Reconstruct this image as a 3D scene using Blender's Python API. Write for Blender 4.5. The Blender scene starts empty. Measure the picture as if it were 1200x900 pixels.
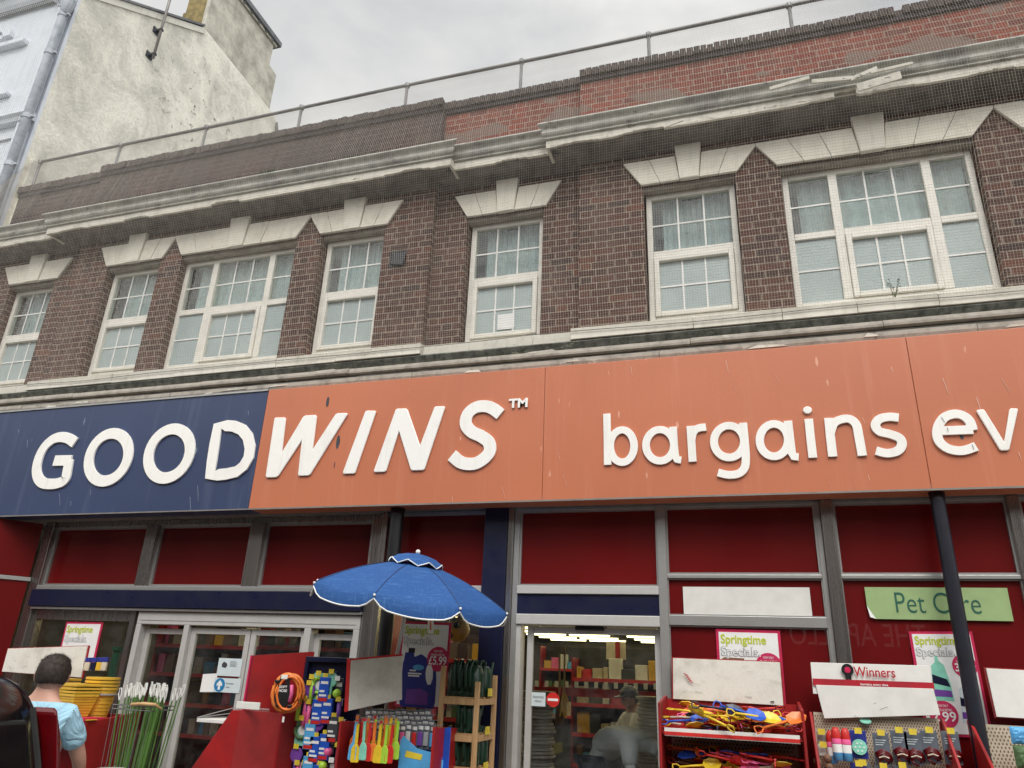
import bpy, bmesh, math, random
from mathutils import Vector, Matrix, noise
random.seed(7)
C = bpy.context.scene.collection
R_ = math.radians
# ---------------------------------------------------------------- camera model
F = 862.0
RW = Matrix(((0.95444253, 0.07359198, 0.2891776),
             (0.29569645, -0.36329658, -0.88350394),
             (0.04003843, 0.92876252, -0.36850659)))
CAM = Vector((0, -6.1, 1.65))
def ray(px, py): return RW @ Vector((px-600, -(py-450), -F))
def at(px, py, Y):
    d = ray(px, py); return CAM + d*((Y-CAM.y)/d.y)
def atX(px, py, X):
    d = ray(px, py); return CAM + d*((X-CAM.x)/d.x)
def xa(px, py, Y): return at(px, py, Y).x
def za(px, py, Y): return at(px, py, Y).z

# ---------------------------------------------------------------- materials
MATS = {}
def nn(nt, t, **kw):
    n = nt.nodes.new(t)
    for k, v in kw.items(): setattr(n, k, v)
    return n
def base_mat(name, col=(.5, .5, .5), rough=.6, metal=0, spec=.5):
    m = bpy.data.materials.new(name); m.use_nodes = True
    b = m.node_tree.nodes['Principled BSDF']
    b.inputs['Base Color'].default_value = (*col, 1)
    b.inputs['Roughness'].default_value = rough
    b.inputs['Metallic'].default_value = metal
    b.inputs['Specular IOR Level'].default_value = spec
    MATS[name] = m
    return m, m.node_tree, b
def mixc(nt, fac, a, b, mode='MIX'):
    n = nt.nodes.new('ShaderNodeMix'); n.data_type = 'RGBA'; n.blend_type = mode
    for i, v in ((0, fac), (6, a), (7, b)):
        if hasattr(v, 'links'): nt.links.new(v, n.inputs[i])
        elif isinstance(v, (tuple, list)): n.inputs[i].default_value = (*v, 1)
        else: n.inputs[i].default_value = v
    return n.outputs[2]
def math_(nt, op, a, b=None, c=None, clamp=False):
    n = nt.nodes.new('ShaderNodeMath'); n.operation = op; n.use_clamp = clamp
    for i, v in enumerate((a, b, c)):
        if v is None: continue
        if hasattr(v, 'links'): nt.links.new(v, n.inputs[i])
        else: n.inputs[i].default_value = v
    return n.outputs[0]
def coord(nt, scale=(1, 1, 1), kind='Object', loc=(0, 0, 0)):
    tc = nt.nodes.new('ShaderNodeTexCoord'); mp = nt.nodes.new('ShaderNodeMapping')
    mp.inputs['Scale'].default_value = scale; mp.inputs['Location'].default_value = loc
    nt.links.new(tc.outputs[kind], mp.inputs['Vector']); return mp.outputs[0]
def noise_(nt, vec, scale=5, detail=4, rough=.55, dist=0):
    n = nt.nodes.new('ShaderNodeTexNoise')
    n.inputs['Scale'].default_value = scale; n.inputs['Detail'].default_value = detail
    n.inputs['Roughness'].default_value = rough; n.inputs['Distortion'].default_value = dist
    nt.links.new(vec, n.inputs['Vector']); return n.outputs[0]
def ramp(nt, v, a, b, lo=0., hi=1.):
    n = nt.nodes.new('ShaderNodeMapRange'); n.clamp = True
    nt.links.new(v, n.inputs[0])
    for i, x in enumerate((a, b, lo, hi)): n.inputs[i+1].default_value = x
    return n.outputs[0]
def bump(nt, b, h, strength=.3, dist=.01):
    n = nt.nodes.new('ShaderNodeBump'); n.inputs['Strength'].default_value = strength
    n.inputs['Distance'].default_value = dist
    nt.links.new(h, n.inputs['Height']); nt.links.new(n.outputs[0], b.inputs['Normal'])

def weathered(name, col, dark, rough=.75, sc=6, amt=(.45, .7), streak=True, bmp=.25, flake=None, fl=(.6, .66)):
    m, nt, b = base_mat(name, col, rough)
    v = coord(nt)
    n1 = noise_(nt, v, sc, 6, .65)
    c = mixc(nt, ramp(nt, n1, *amt), col, dark)
    if streak:
        n2 = noise_(nt, coord(nt, (14, 14, 1.2)), 1.3, 5, .6)
        c = mixc(nt, ramp(nt, n2, .52, .8, 0, .75), c, dark)
    n4 = noise_(nt, v, 60, 3, .6)
    c = mixc(nt, ramp(nt, n4, .35, .75, 0, .22), c, dark)
    if flake:
        n3 = noise_(nt, coord(nt, (1, 1, 2.2), loc=(3, 1, 2)), 7, 6, .7)
        c = mixc(nt, ramp(nt, n3, *fl), c, flake)
        bump(nt, b, n3, bmp*2, .01)
    else: bump(nt, b, n4, bmp, .01)
    nt.links.new(c, b.inputs['Base Color'])
    return m

def plain(name, col, rough=.5, metal=0, var=.12, sc=9, spec=.5):
    m, nt, b = base_mat(name, col, rough, metal, spec)
    n1 = noise_(nt, coord(nt), sc, 5, .6)
    d = tuple(x*(1-var*2.2) for x in col); l = tuple(min(1, x*(1+var*.7)) for x in col)
    nt.links.new(mixc(nt, ramp(nt, n1, .3, .7), l, d), b.inputs['Base Color'])
    nt.links.new(ramp(nt, n1, .3, .7, max(.03, rough-.06), min(1, rough+.08)), b.inputs['Roughness'])
    return m

def brick(name, cols, mortar, patch=None, patch_amt=(.6, .62), soot=None):
    """Flemish bond: stretcher 225 + header 112, 75 mm courses, from object coordinates"""
    m, nt, b = base_mat(name, (.2, .1, .08), .88)
    tc = nt.nodes.new('ShaderNodeTexCoord'); sp = nt.nodes.new('ShaderNodeSeparateXYZ')
    nt.links.new(tc.outputs['Object'], sp.inputs[0])
    wob = noise_(nt, coord(nt), 3.0, 2, .5)
    u = math_(nt, 'ADD', sp.outputs[0], sp.outputs[1]); u = math_(nt, 'ADD', u, 50.0)
    u = math_(nt, 'ADD', u, math_(nt, 'MULTIPLY', wob, .012))
    v = math_(nt, 'ADD', sp.outputs[2], math_(nt, 'MULTIPLY', wob, .012))
    vr = math_(nt, 'DIVIDE', v, .075); row = math_(nt, 'FLOOR', vr)
    jit = nt.nodes.new('ShaderNodeTexWhiteNoise'); jit.noise_dimensions = '1D'
    nt.links.new(row, jit.inputs['W'])
    par = math_(nt, 'MODULO', row, 2.0)
    u2 = math_(nt, 'ADD', u, math_(nt, 'MULTIPLY', par, .16875))
    u2 = math_(nt, 'ADD', u2, math_(nt, 'MULTIPLY', jit.outputs[0], .02))
    uc = math_(nt, 'DIVIDE', u2, .3375); cell = math_(nt, 'FLOOR', uc)
    um = math_(nt, 'MULTIPLY', math_(nt, 'FRACT', uc), .3375)
    head = math_(nt, 'GREATER_THAN', um, .225)
    mo = .0055
    m1 = math_(nt, 'LESS_THAN', um, mo)
    m2 = math_(nt, 'LESS_THAN', math_(nt, 'ABSOLUTE', math_(nt, 'SUBTRACT', um, .225)), mo)
    m3 = math_(nt, 'GREATER_THAN', um, .3375-mo)
    vf = math_(nt, 'MULTIPLY', math_(nt, 'FRACT', vr), .075)
    m4 = math_(nt, 'LESS_THAN', vf, .0115)
    mask = math_(nt, 'MAXIMUM', math_(nt, 'MAXIMUM', m1, m2), math_(nt, 'MAXIMUM', m3, m4))
    cv = nt.nodes.new('ShaderNodeCombineXYZ')
    nt.links.new(math_(nt, 'ADD', math_(nt, 'MULTIPLY', cell, 2.0), head), cv.inputs[0]); nt.links.new(row, cv.inputs[1])
    wn = nt.nodes.new('ShaderNodeTexWhiteNoise'); wn.noise_dimensions = '2D'
    nt.links.new(cv.outputs[0], wn.inputs['Vector'])
    cr = nt.nodes.new('ShaderNodeValToRGB'); el = cr.color_ramp.elements
    el[0].position = 0; el[0].color = (*cols[0], 1); el[1].position = 1; el[1].color = (*cols[-1], 1)
    for i, c in enumerate(cols[1:-1]):
        e = el.new((i+1)/(len(cols)-1)); e.color = (*c, 1)
    nt.links.new(wn.outputs[0], cr.inputs[0])
    c = cr.outputs[0]
    n1 = noise_(nt, coord(nt), 45, 4, .7)
    c = mixc(nt, ramp(nt, n1, .3, .75, 0, .55), c, tuple(x*.45 for x in cols[0]))
    n2 = noise_(nt, coord(nt), 1.4, 4, .6)
    c = mixc(nt, ramp(nt, n2, .42, .70, 0, .6), c, tuple(x*.45 for x in cols[1]))
    nw = noise_(nt, coord(nt, (1, 1, .7), loc=(4, 7, 2)), 2.3, 5, .65)
    c = mixc(nt, ramp(nt, nw, .5, .75, 0, .35), c, (.22, .17, .14))
    mc = mixc(nt, ramp(nt, noise_(nt, coord(nt), 11, 4, .6), .45, .7, 0, .7), mortar, tuple(x*.35 for x in mortar))
    mk = math_(nt, 'MULTIPLY', mask, ramp(nt, noise_(nt, coord(nt), 24, 3, .6), .25, .42, .35, 1))
    c = mixc(nt, mk, c, mc)
    if patch:
        n3 = noise_(nt, coord(nt, (1.1, 1.1, 2.6)), 1.5, 1, .3)
        n5 = noise_(nt, coord(nt), 20, 4, .7)
        pf = math_(nt, 'MULTIPLY', ramp(nt, n3, *patch_amt), ramp(nt, n5, .3, .55, .45, .95))
        c = mixc(nt, pf, c, patch)
    if soot:
        c = mixc(nt, ramp(nt, noise_(nt, coord(nt, (1, 1, .6)), 2.2, 5, .65), .4, .62, .15, .8), c, soot)
    nt.links.new(c, b.inputs['Base Color'])
    hgt = math_(nt, 'ADD', math_(nt, 'MULTIPLY', mask, -1.0), math_(nt, 'MULTIPLY', n1, .5))
    bump(nt, b, hgt, .55, .008)
    return m

def glass(name, tint=(1, 1, 1), dirt=.06, refl=1.0, bumpy=0):
    m = bpy.data.materials.new(name); m.use_nodes = True; nt = m.node_tree
    nt.nodes.clear(); out = nn(nt, 'ShaderNodeOutputMaterial')
    tr = nn(nt, 'ShaderNodeBsdfTransparent'); tr.inputs[0].default_value = (*tint, 1)
    gl = nn(nt, 'ShaderNodeBsdfGlossy'); gl.inputs['Roughness'].default_value = .015
    df = nn(nt, 'ShaderNodeBsdfDiffuse'); df.inputs[0].default_value = (.5, .5, .48, 1)
    ge = nn(nt, 'ShaderNodeNewGeometry'); dt = nn(nt, 'ShaderNodeVectorMath', operation='DOT_PRODUCT')
    nt.links.new(ge.outputs['Normal'], dt.inputs[0]); nt.links.new(ge.outputs['Incoming'], dt.inputs[1])
    sch = math_(nt, 'ADD', .045, math_(nt, 'MULTIPLY', .955, math_(nt, 'POWER', math_(nt, 'SUBTRACT', 1.0, math_(nt, 'ABSOLUTE', dt.outputs['Value'])), 5.0)))
    m1 = nn(nt, 'ShaderNodeMixShader'); m2 = nn(nt, 'ShaderNodeMixShader')
    nt.links.new(math_(nt, 'MULTIPLY', sch, refl, clamp=True), m1.inputs[0])
    nt.links.new(tr.outputs[0], m1.inputs[1]); nt.links.new(gl.outputs[0], m1.inputs[2])
    nt.links.new(ramp(nt, noise_(nt, coord(nt), 5, 6, .7), .4, .75, 0, dirt), m2.inputs[0])
    nt.links.new(m1.outputs[0], m2.inputs[1]); nt.links.new(df.outputs[0], m2.inputs[2])
    nt.links.new(m2.outputs[0], out.inputs[0])
    if bumpy:
        bp = nn(nt, 'ShaderNodeBump'); bp.inputs['Strength'].default_value = bumpy; bp.inputs['Distance'].default_value = .02
        nt.links.new(noise_(nt, coord(nt), 2.5, 2, .5), bp.inputs['Height'])
        nt.links.new(bp.outputs[0], gl.inputs['Normal'])
    MATS[name] = m; return m
def emis(name, col, s):
    m, nt, b = base_mat(name, col)
    b.inputs['Emission Color'].default_value = (*col, 1); b.inputs['Emission Strength'].default_value = s
    return m

def sign_mat(name, col, streakcol, darkcol):
    m, nt, b = base_mat(name, col, .38)
    big = noise_(nt, coord(nt), .7, 3, .5)
    c = mixc(nt, ramp(nt, big, .35, .65), col, tuple(x*.9 for x in col))
    fine = noise_(nt, coord(nt), 40, 4, .65)
    c = mixc(nt, ramp(nt, fine, .4, .8, 0, .12), c, tuple(x*.6 for x in col))
    # run marks: cells stretched vertically
    vo = nt.nodes.new('ShaderNodeTexVoronoi'); vo.inputs['Scale'].default_value = 1.0
    vo.inputs['Randomness'].default_value = 1
    nt.links.new(coord(nt, (7.5, 7.5, 2.2)), vo.inputs['Vector'])
    brk = noise_(nt, coord(nt, (30, 30, 9)), 1.0, 4, .7)
    sm = ramp(nt, math_(nt, 'ADD', vo.outputs['Distance'], math_(nt, 'MULTIPLY', math_(nt, 'SUBTRACT', brk, .5), .28)), .035, .085, 1, 0)
    sel = ramp(nt, noise_(nt, coord(nt, (1.3, 1.3, 1.3)), 2.1, 2, .5), .5, .56)
    c = mixc(nt, math_(nt, 'MULTIPLY', math_(nt, 'MULTIPLY', sm, sel), .75), c, streakcol)
    s2 = noise_(nt, coord(nt, (9, 9, .55)), 1.0, 4, .6)
    c = mixc(nt, ramp(nt, s2, .56, .8, 0, .22), c, streakcol)
    s3 = noise_(nt, coord(nt, (8, 8, .8), loc=(9, 2, 4)), 1.0, 4, .6)
    c = mixc(nt, ramp(nt, s3, .55, .8, 0, .3), c, darkcol)
    nt.links.new(c, b.inputs['Base Color'])
    nt.links.new(ramp(nt, fine, .3, .7, .32, .5), b.inputs['Roughness'])
    return m

brick('brick_dark', [(.10, .048, .038), (.135, .062, .046), (.080, .045, .040), (.155, .070, .050), (.115, .058, .046), (.062, .042, .040), (.20, .080, .054)], (.31, .255, .20))
brick('brick_red', [(.26, .062, .040), (.31, .076, .048), (.20, .050, .036), (.27, .085, .058), (.14, .048, .038), (.33, .098, .062)], (.33, .25, .20), patch=(.20, .15, .125), patch_amt=(.60, .63))
brick('brick_sooty', [(.075, .042, .040), (.10, .052, .046), (.062, .042, .042), (.125, .062, .052)], (.17, .14, .12), soot=(.07, .055, .052))
weathered('stone', (.80, .755, .65), (.56, .53, .44), .8, 5, (.5, .85), bmp=.15)
weathered('stone_key', (.81, .77, .67), (.60, .56, .47), .8, 5, (.5, .85), bmp=.15)
weathered('cornice_paint', (.50, .49, .44), (.23, .23, .21), .8, 4, (.42, .7), flake=(.24, .225, .2), fl=(.6, .63))
weathered('cornice_white', (.72, .69, .60), (.42, .40, .34), .8, 6, (.5, .8), flake=(.27, .25, .22), fl=(.62, .65))
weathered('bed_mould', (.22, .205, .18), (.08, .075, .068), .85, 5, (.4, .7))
weathered('sill_white', (.74, .71, .62), (.50, .48, .40), .75, 4, (.5, .8), flake=(.40, .38, .33), fl=(.66, .68))
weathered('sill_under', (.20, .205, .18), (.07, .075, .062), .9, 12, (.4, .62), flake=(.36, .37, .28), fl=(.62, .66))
weathered('old_timber', (.37, .335, .285), (.15, .13, .11), .85, 9, (.45, .8), flake=(.50, .46, .40), fl=(.64, .66), streak=False)
weathered('coping_brick', (.105, .08, .072), (.045, .038, .038), .9, 14, (.4, .65))
plain('coping_dark', (.045, .035, .04), .85)
plain('upvc', (.80, .77, .69), .35, var=.05)
plain('bars', (.84, .84, .80), .4, var=.03)
plain('alu', (.42, .415, .40), .38, .6, .06)
plain('alu_white', (.52, .51, .49), .4, .15, .05)
plain('rail_metal', (.22, .22, .22), .5, .6)
plain('pole_metal', (.35, .33, .31), .5, .6)
plain('navy', (.008, .010, .036), .32, var=.08)
plain('navy_col', (.012, .013, .024), .45, var=.25)
plain('black', (.012, .012, .013), .4)
plain('black_gloss', (.006, .006, .007), .12, var=.03)
plain('white_board', (.72, .71, .67), .45, var=.05)
plain('white', (.82, .82, .80), .5, var=.03)
plain('red_stand', (.33, .013, .014), .42, var=.18, sc=4)
plain('red', (.62, .03, .025), .35)
plain('yellow', (.80, .55, .03), .35)
plain('orange', (.85, .20, .03), .4)
plain('blue', (.02, .10, .55), .35)
plain('sky_blue', (.10, .40, .75), .4)
plain('pink', (.85, .14, .35), .4)
plain('purple', (.18, .06, .35), .4)
plain('lime', (.42, .72, .06), .4)
plain('teal', (.25, .65, .50), .4)
plain('dark_green', (.012, .045, .025), .3)
plain('mustard', (.72, .43, .04), .4, var=.1)
plain('streak_pale', (.78, .50, .40), .5)
plain('streak_navy', (.36, .40, .48), .5)
plain('cane_green', (.10, .22, .045), .5)
plain('grey_pot', (.33, .30, .28), .7)
plain('charcoal', (.05, .055, .065), .6)
plain('card_grey', (.12, .14, .17), .5)
plain('cream_goods', (.55, .48, .36), .6)
plain('brown_goods', (.22, .12, .07), .6)
plain('green_goods', (.08, .16, .06), .6)
plain('skin', (.55, .30, .22), .5, var=.05)
plain('hair', (.03, .018, .012), .7, var=.3, sc=60)
plain('soffit', (.24, .22, .20), .5, .2, .1)
plain('interior_wall', (.13, .12, .105), .8)
plain('interior_dark', (.03, .028, .026), .8)
plain('interior_floor', (.16, .14, .12), .35)
plain('lamp_red', (.11, .002, .004), .15)
plain('rubber', (.02, .02, .02), .8)
plain('orange_hose', (.85, .25, .05), .4)
plain('leaf', (.05, .09, .02), .7)
plain('crimson', (.60, .02, .09), .4)
plain('beige', (.62, .55, .42), .6)
# stainless steel with vertical brushing
m, nt, b = base_mat('stainless', (.50, .48, .45), .28, .95)
nb = noise_(nt, coord(nt, (25, 25, .5)), 1, 3, .6)
nt.links.new(ramp(nt, nb, .3, .7, .24, .32), b.inputs['Roughness'])
nt.links.new(mixc(nt, ramp(nt, nb, .3, .7), (.36, .34, .32), (.40, .38, .355)), b.inputs['Base Color'])
# red film behind glass
m, nt, b = base_mat('red_panel', (.15, .004, .004), .5)
b.inputs['Coat Weight'].default_value = 1; b.inputs['Coat Roughness'].default_value = .01; b.inputs['Coat IOR'].default_value = 1.5; b.inputs['Specular IOR Level'].default_value = .1
nt.links.new(mixc(nt, ramp(nt, noise_(nt, coord(nt), 1.1, 3, .5), .35, .7), (.15, .0035, .004), (.115, .003, .0035)), b.inputs['Base Color'])
# roughcast painted gable wall
m, nt, b = base_mat('render_wall', (.55, .53, .44), .9)
v = coord(nt)
n1 = noise_(nt, coord(nt, (1, 1, 1)), 1.3, 8, .72, .5); n2 = noise_(nt, v, 22, 6, .7)
n3 = noise_(nt, coord(nt, (1, 2.2, .3)), 1.4, 4, .6)
c = mixc(nt, ramp(nt, n1, .43, .62, 0, .85), (.84, .81, .70), (.52, .505, .44))
c = mixc(nt, ramp(nt, n2, .45, .7, 0, .45), c, (.40, .385, .32))
c = mixc(nt, ramp(nt, n3, .55, .72, 0, .5), c, (.86, .83, .70))
n5 = noise_(nt, coord(nt, (1, 1, 1.0), loc=(2, 5, 1)), 4.5, 8, .8)
loc = nt.nodes.new('ShaderNodeVectorMath'); loc.operation = 'DISTANCE'
tc = nt.nodes.new('ShaderNodeTexCoord'); nt.links.new(tc.outputs['Object'], loc.inputs[0]); loc.inputs[1].default_value = (-9.5, 2.9, 11.6)
loc.name = 'spall'
c = mixc(nt, math_(nt, 'MULTIPLY', ramp(nt, n5, .575, .60), ramp(nt, loc.outputs['Value'], .5, 1.7, 1, 0)), c, (.13, .115, .09))
# old shutter-board lift lines
sp = nt.nodes.new('ShaderNodeSeparateXYZ'); nt.links.new(tc.outputs['Object'], sp.inputs[0])
z2 = math_(nt, 'FRACT', math_(nt, 'DIVIDE', math_(nt, 'ADD', sp.outputs[2], math_(nt, 'MULTIPLY', n1, .05)), .62))
ln = math_(nt, 'MULTIPLY', math_(nt, 'LESS_THAN', z2, .035), ramp(nt, noise_(nt, v, 1.1, 3, .5), .45, .55, 0, .3))
c = mixc(nt, ln, c, (.70, .66, .55))
nt.links.new(c, b.inputs['Base Color'])
bump(nt, b, math_(nt, 'ADD', n2, n1), .6, .02)
weathered('render_stack', (.60, .57, .48), (.33, .315, .26), .9, 2.5, (.4, .65), streak=True, bmp=.4, flake=(.30, .22, .12), fl=(.6, .7))
weathered('lichen_stack', (.33, .25, .10), (.16, .13, .06), .95, 8, (.4, .65), bmp=.5)
weathered('lead', (.17, .175, .18), (.08, .08, .085), .6, 5)
weathered('blue_stucco', (.66, .69, .735), (.50, .54, .60), .6, 3, (.5, .8), bmp=.08)
weathered('pipe_grey', (.44, .47, .51), (.24, .27, .31), .55, 6)
sign_mat('sign_navy', (.031, .050, .122), (.22, .26, .36), (.018, .03, .08))
sign_mat('sign_orange', (.55, .170, .080), (.74, .38, .27), (.40, .125, .07))
weathered('letter_white', (.90, .885, .84), (.74, .72, .66), .4, 3, (.55, .85), bmp=.02)
glass('clear_glass', (.93, .95, .94), .05, 1.0)
glass('upper_glass', (.90, .95, .94), .25, 1.0, bumpy=.12)
m, nt, b = base_mat('frosted', (.40, .47, .47), .35)
vn = noise_(nt, coord(nt), 90, 3, .6); bump(nt, b, vn, .6, .006)
nt.links.new(mixc(nt, ramp(nt, noise_(nt, coord(nt), 2.2, 4, .6), .35, .7), (.42, .49, .485), (.34, .405, .405)), b.inputs['Base Color'])
m, nt, b = base_mat('net_curtain', (.5, .55, .55), .9)
wv = noise_(nt, coord(nt, (22, 22, .6)), 1, 3, .6)
nt.links.new(mixc(nt, ramp(nt, wv, .3, .7), (.58, .625, .63), (.49, .535, .545)), b.inputs['Base Color'])
m, nt, b = base_mat('net_thread', (.56, .52, .46), .8)
m, nt, b = base_mat('denim', (.012, .08, .27), .8)
w1 = noise_(nt, coord(nt, (90, 90, 8)), 1, 3, .7); w2 = noise_(nt, coord(nt, (8, 8, 90)), 1, 3, .7)
wf = math_(nt, 'MAXIMUM', ramp(nt, w1, .55, .75), ramp(nt, w2, .55, .75))
nt.links.new(mixc(nt, wf, (.010, .072, .25), (.05, .16, .38)), b.inputs['Base Color'])
plain('canopy_lining', (.50, .60, .50), .7)
m, nt, b = base_mat('pine', (.55, .34, .16), .6)
nt.links.new(mixc(nt, ramp(nt, noise_(nt, coord(nt, (40, 40, 3)), 1, 4, .6), .35, .7), (.58, .37, .18), (.38, .21, .09)), b.inputs['Base Color'])
m, nt, b = base_mat('asphalt', (.05, .05, .052), .9)
vn = noise_(nt, coord(nt), 120, 4, .7); bump(nt, b, vn, .5, .01)
nt.links.new(mixc(nt, vn, (.035, .035, .036), (.075, .073, .07)), b.inputs['Base Color'])
m, nt, b = base_mat('paving', (.28, .27, .25), .85)
bt = nn(nt, 'ShaderNodeTexBrick'); bt.inputs['Scale'].default_value = 1; bt.inputs['Brick Width'].default_value = .6; bt.inputs['Row Height'].default_value = .6
bt.inputs['Mortar Size'].default_value = .006; bt.inputs['Color1'].default_value = (.30, .28, .26, 1); bt.inputs['Color2'].default_value = (.23, .22, .20, 1); bt.inputs['Mortar'].default_value = (.08, .08, .07, 1)
nt.links.new(coord(nt), bt.inputs['Vector']); nt.links.new(bt.outputs[0], b.inputs['Base Color'])
m, nt, b = base_mat('shirt_blue', (.33, .55, .68), .85); bump(nt, b, noise_(nt, coord(nt, (1, 1, .5)), 9, 3, .5, 1.2), 1.0, .06)
m, nt, b = base_mat('shirt_grey', (.36, .38, .41), .85); bump(nt, b, noise_(nt, coord(nt), 9, 3, .5), .5, .03)
plain('jeans', (.03, .04, .08), .8)
emis('tube_light', (1.0, .84, .44), 5.0)
MATS['lime_ink'] = plain('lime_ink', (.50, .58, .03), .5, var=.02)
plain('grey_ink', (.36, .37, .38), .5, var=.02)
plain('magenta_ink', (.55, .02, .10), .5, var=.04)
plain('jug_blue', (.025, .035, .25), .4, var=.05)
plain('petcare_green', (.33, .46, .21), .4, var=.05)
plain('petcare_text', (.02, .12, .08), .5)
plain('winners_red', (.45, .015, .03), .45)
plain('price_yellow', (.80, .62, .05), .5)
plain('sticker_blue', (.02, .22, .48), .4)
plain('pale_sticker', (.62, .70, .72), .4, var=.03)
M = MATS

# ---------------------------------------------------------------- mesh builder
class MB:
    def __init__(s): s.bm = bmesh.new(); s.mi = 0
    def face(s, vs):
        try:
            f = s.bm.faces.new(vs); f.material_index = s.mi; return f
        except ValueError: return None
    def box(s, x0, x1, y0, y1, z0, z1, rot=None, piv=None):
        co = [(x, y, z) for z in (z0, z1) for x, y in ((x0, y0), (x1, y0), (x1, y1), (x0, y1))]
        if rot is not None:
            p = Vector(piv) if piv is not None else Vector(((x0+x1)/2, (y0+y1)/2, (z0+z1)/2))
            co = [p + rot @ (Vector(c)-p) for c in co]
        v = [s.bm.verts.new(c) for c in co]
        for f in ((3, 2, 1, 0), (4, 5, 6, 7), (0, 1, 5, 4), (1, 2, 6, 5), (2, 3, 7, 6), (3, 0, 4, 7)): s.face([v[i] for i in f])
        return s
    def prism(s, pts, d):
        """pts: list of 3D points (planar), d: extrusion vector"""
        d = Vector(d); a = [s.bm.verts.new(p) for p in pts]; b = [s.bm.verts.new(Vector(p)+d) for p in pts]
        n = len(pts); s.face(a[::-1]); s.face(b)
        for i in range(n): s.face((a[i], a[(i+1) % n], b[(i+1) % n], b[i]))
        return s
    def xz(s, pts, y0, y1): return s.prism([(x, y0, z) for x, z in pts], (0, y1-y0, 0))
    def yz(s, pts, x0, x1): return s.prism([(x0, y, z) for y, z in pts], (x1-x0, 0, 0))
    def tube(s, pts, r, n=8, caps=True, closed=False):
        pts = [Vector(p) for p in pts]; rings = []; N = len(pts)
        rr = r if isinstance(r, (list, tuple)) else [r]*N
        for i, p in enumerate(pts):
            if closed: t = pts[(i+1) % N]-pts[i-1]
            else: t = pts[min(i+1, N-1)]-pts[max(i-1, 0)]
            if t.length < 1e-9: t = Vector((0, 0, 1))
            t.normalize(); up = Vector((0, 0, 1)) if abs(t.z) < .9 else Vector((1, 0, 0))
            a = t.cross(up).normalized(); b2 = t.cross(a)
            rings.append([s.bm.verts.new(p+rr[i]*(math.cos(2*math.pi*k/n)*a+math.sin(2*math.pi*k/n)*b2)) for k in range(n)])
        for i in range(N if closed else N-1):
            A, B = rings[i], rings[(i+1) % N]
            for k in range(n): s.face((A[k], A[(k+1) % n], B[(k+1) % n], B[k]))
        if caps and not closed: s.face(rings[0][::-1]); s.face(rings[-1])
        return s
    def lathe(s, prof, cx=0, cy=0, cz=0, n=20, mat=None):
        rings = []
        for r, z in prof:
            ring = []
            for k in range(n):
                p = Vector((r*math.cos(2*math.pi*k/n), r*math.sin(2*math.pi*k/n), z))
                if mat is not None: p = mat @ p
                ring.append(s.bm.verts.new(p+Vector((cx, cy, cz))))
            rings.append(ring)
        for A, B in zip(rings, rings[1:]):
            for k in range(n): s.face((A[k], A[(k+1) % n], B[(k+1) % n], B[k]))
        s.face(rings[0][::-1]); s.face(rings[-1]); return s
    def ball(s, c, r, n=14, m=8, sc=(1, 1, 1)):
        c = Vector(c); rows = []
        for i in range(1, m):
            ph = math.pi*i/m
            rows.append([s.bm.verts.new(c+Vector((r*sc[0]*math.sin(ph)*math.cos(2*math.pi*k/n), r*sc[1]*math.sin(ph)*math.sin(2*math.pi*k/n), r*sc[2]*math.cos(ph)))) for k in range(n)])
        t = s.bm.verts.new(c+Vector((0, 0, r*sc[2]))); bt = s.bm.verts.new(c-Vector((0, 0, r*sc[2])))
        for k in range(n):
            s.face((t, rows[0][k], rows[0][(k+1) % n])); s.face((bt, rows[-1][(k+1) % n], rows[-1][k]))
            for A, B in zip(rows, rows[1:]): s.face((A[k], B[k], B[(k+1) % n], A[(k+1) % n]))
        return s
    def quad(s, a, b, c, d): s.face([s.bm.verts.new(p) for p in (a, b, c, d)]); return s
    def add_mesh(s, me, mat):
        n0 = len(s.bm.verts); s.bm.from_mesh(me); s.bm.verts.ensure_lookup_table()
        for v in s.bm.verts[n0:]: v.co = mat @ v.co
        s.bm.faces.ensure_lookup_table(); return s
    def build(s, name, mat, parent=None, smooth=False, bev=0, loc=None):
        bmesh.ops.recalc_face_normals(s.bm, faces=s.bm.faces)
        me = bpy.data.meshes.new(name); s.bm.to_mesh(me); s.bm.free()
        for mm in (mat if isinstance(mat, (list, tuple)) else [mat]): me.materials.append(M[mm] if isinstance(mm, str) else mm)
        if smooth:
            for p in me.polygons: p.use_smooth = True
        o = bpy.data.objects.new(name, me); C.objects.link(o)
        if parent is not None: o.parent = parent
        if loc is not None: o.location = loc
        if smooth == 'auto':
            for e in ():
                pass
        if bev:
            md = o.modifiers.new('bevel', 'BEVEL'); md.width = bev; md.segments = 2; md.limit_method = 'ANGLE'; md.angle_limit = R_(50)
        return o

def tag(o, label, cat, group=None, kind=None):
    if label: o['label'] = label
    if cat: o['category'] = cat
    if group: o['group'] = group
    if kind: o['kind'] = kind
    return o
def thing(name, label, cat, loc=(0, 0, 0), rotz=0, group=None):
    o = bpy.data.objects.new(name, None); C.objects.link(o); o.empty_display_size = .1
    o.location = loc; o.rotation_euler = (0, 0, rotz); return tag(o, label, cat, group)
def struct(name, mb, mat): return tag(mb.build(name, mat), None, None, kind='structure')
def copy_tree(o, parent=None):
    c = o.copy(); C.objects.link(c); c.parent = parent
    for ch in list(o.children): copy_tree(ch, c)
    return c
def dup(o, loc, rot=None, label=None, group=None, scale=None):
    c = copy_tree(o); c.location = loc
    if rot is not None: c.rotation_euler = rot
    if scale is not None: c.scale = (scale,)*3 if not isinstance(scale, (tuple, list)) else scale
    if label: c['label'] = label
    if group: c['group'] = group
    return c

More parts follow.
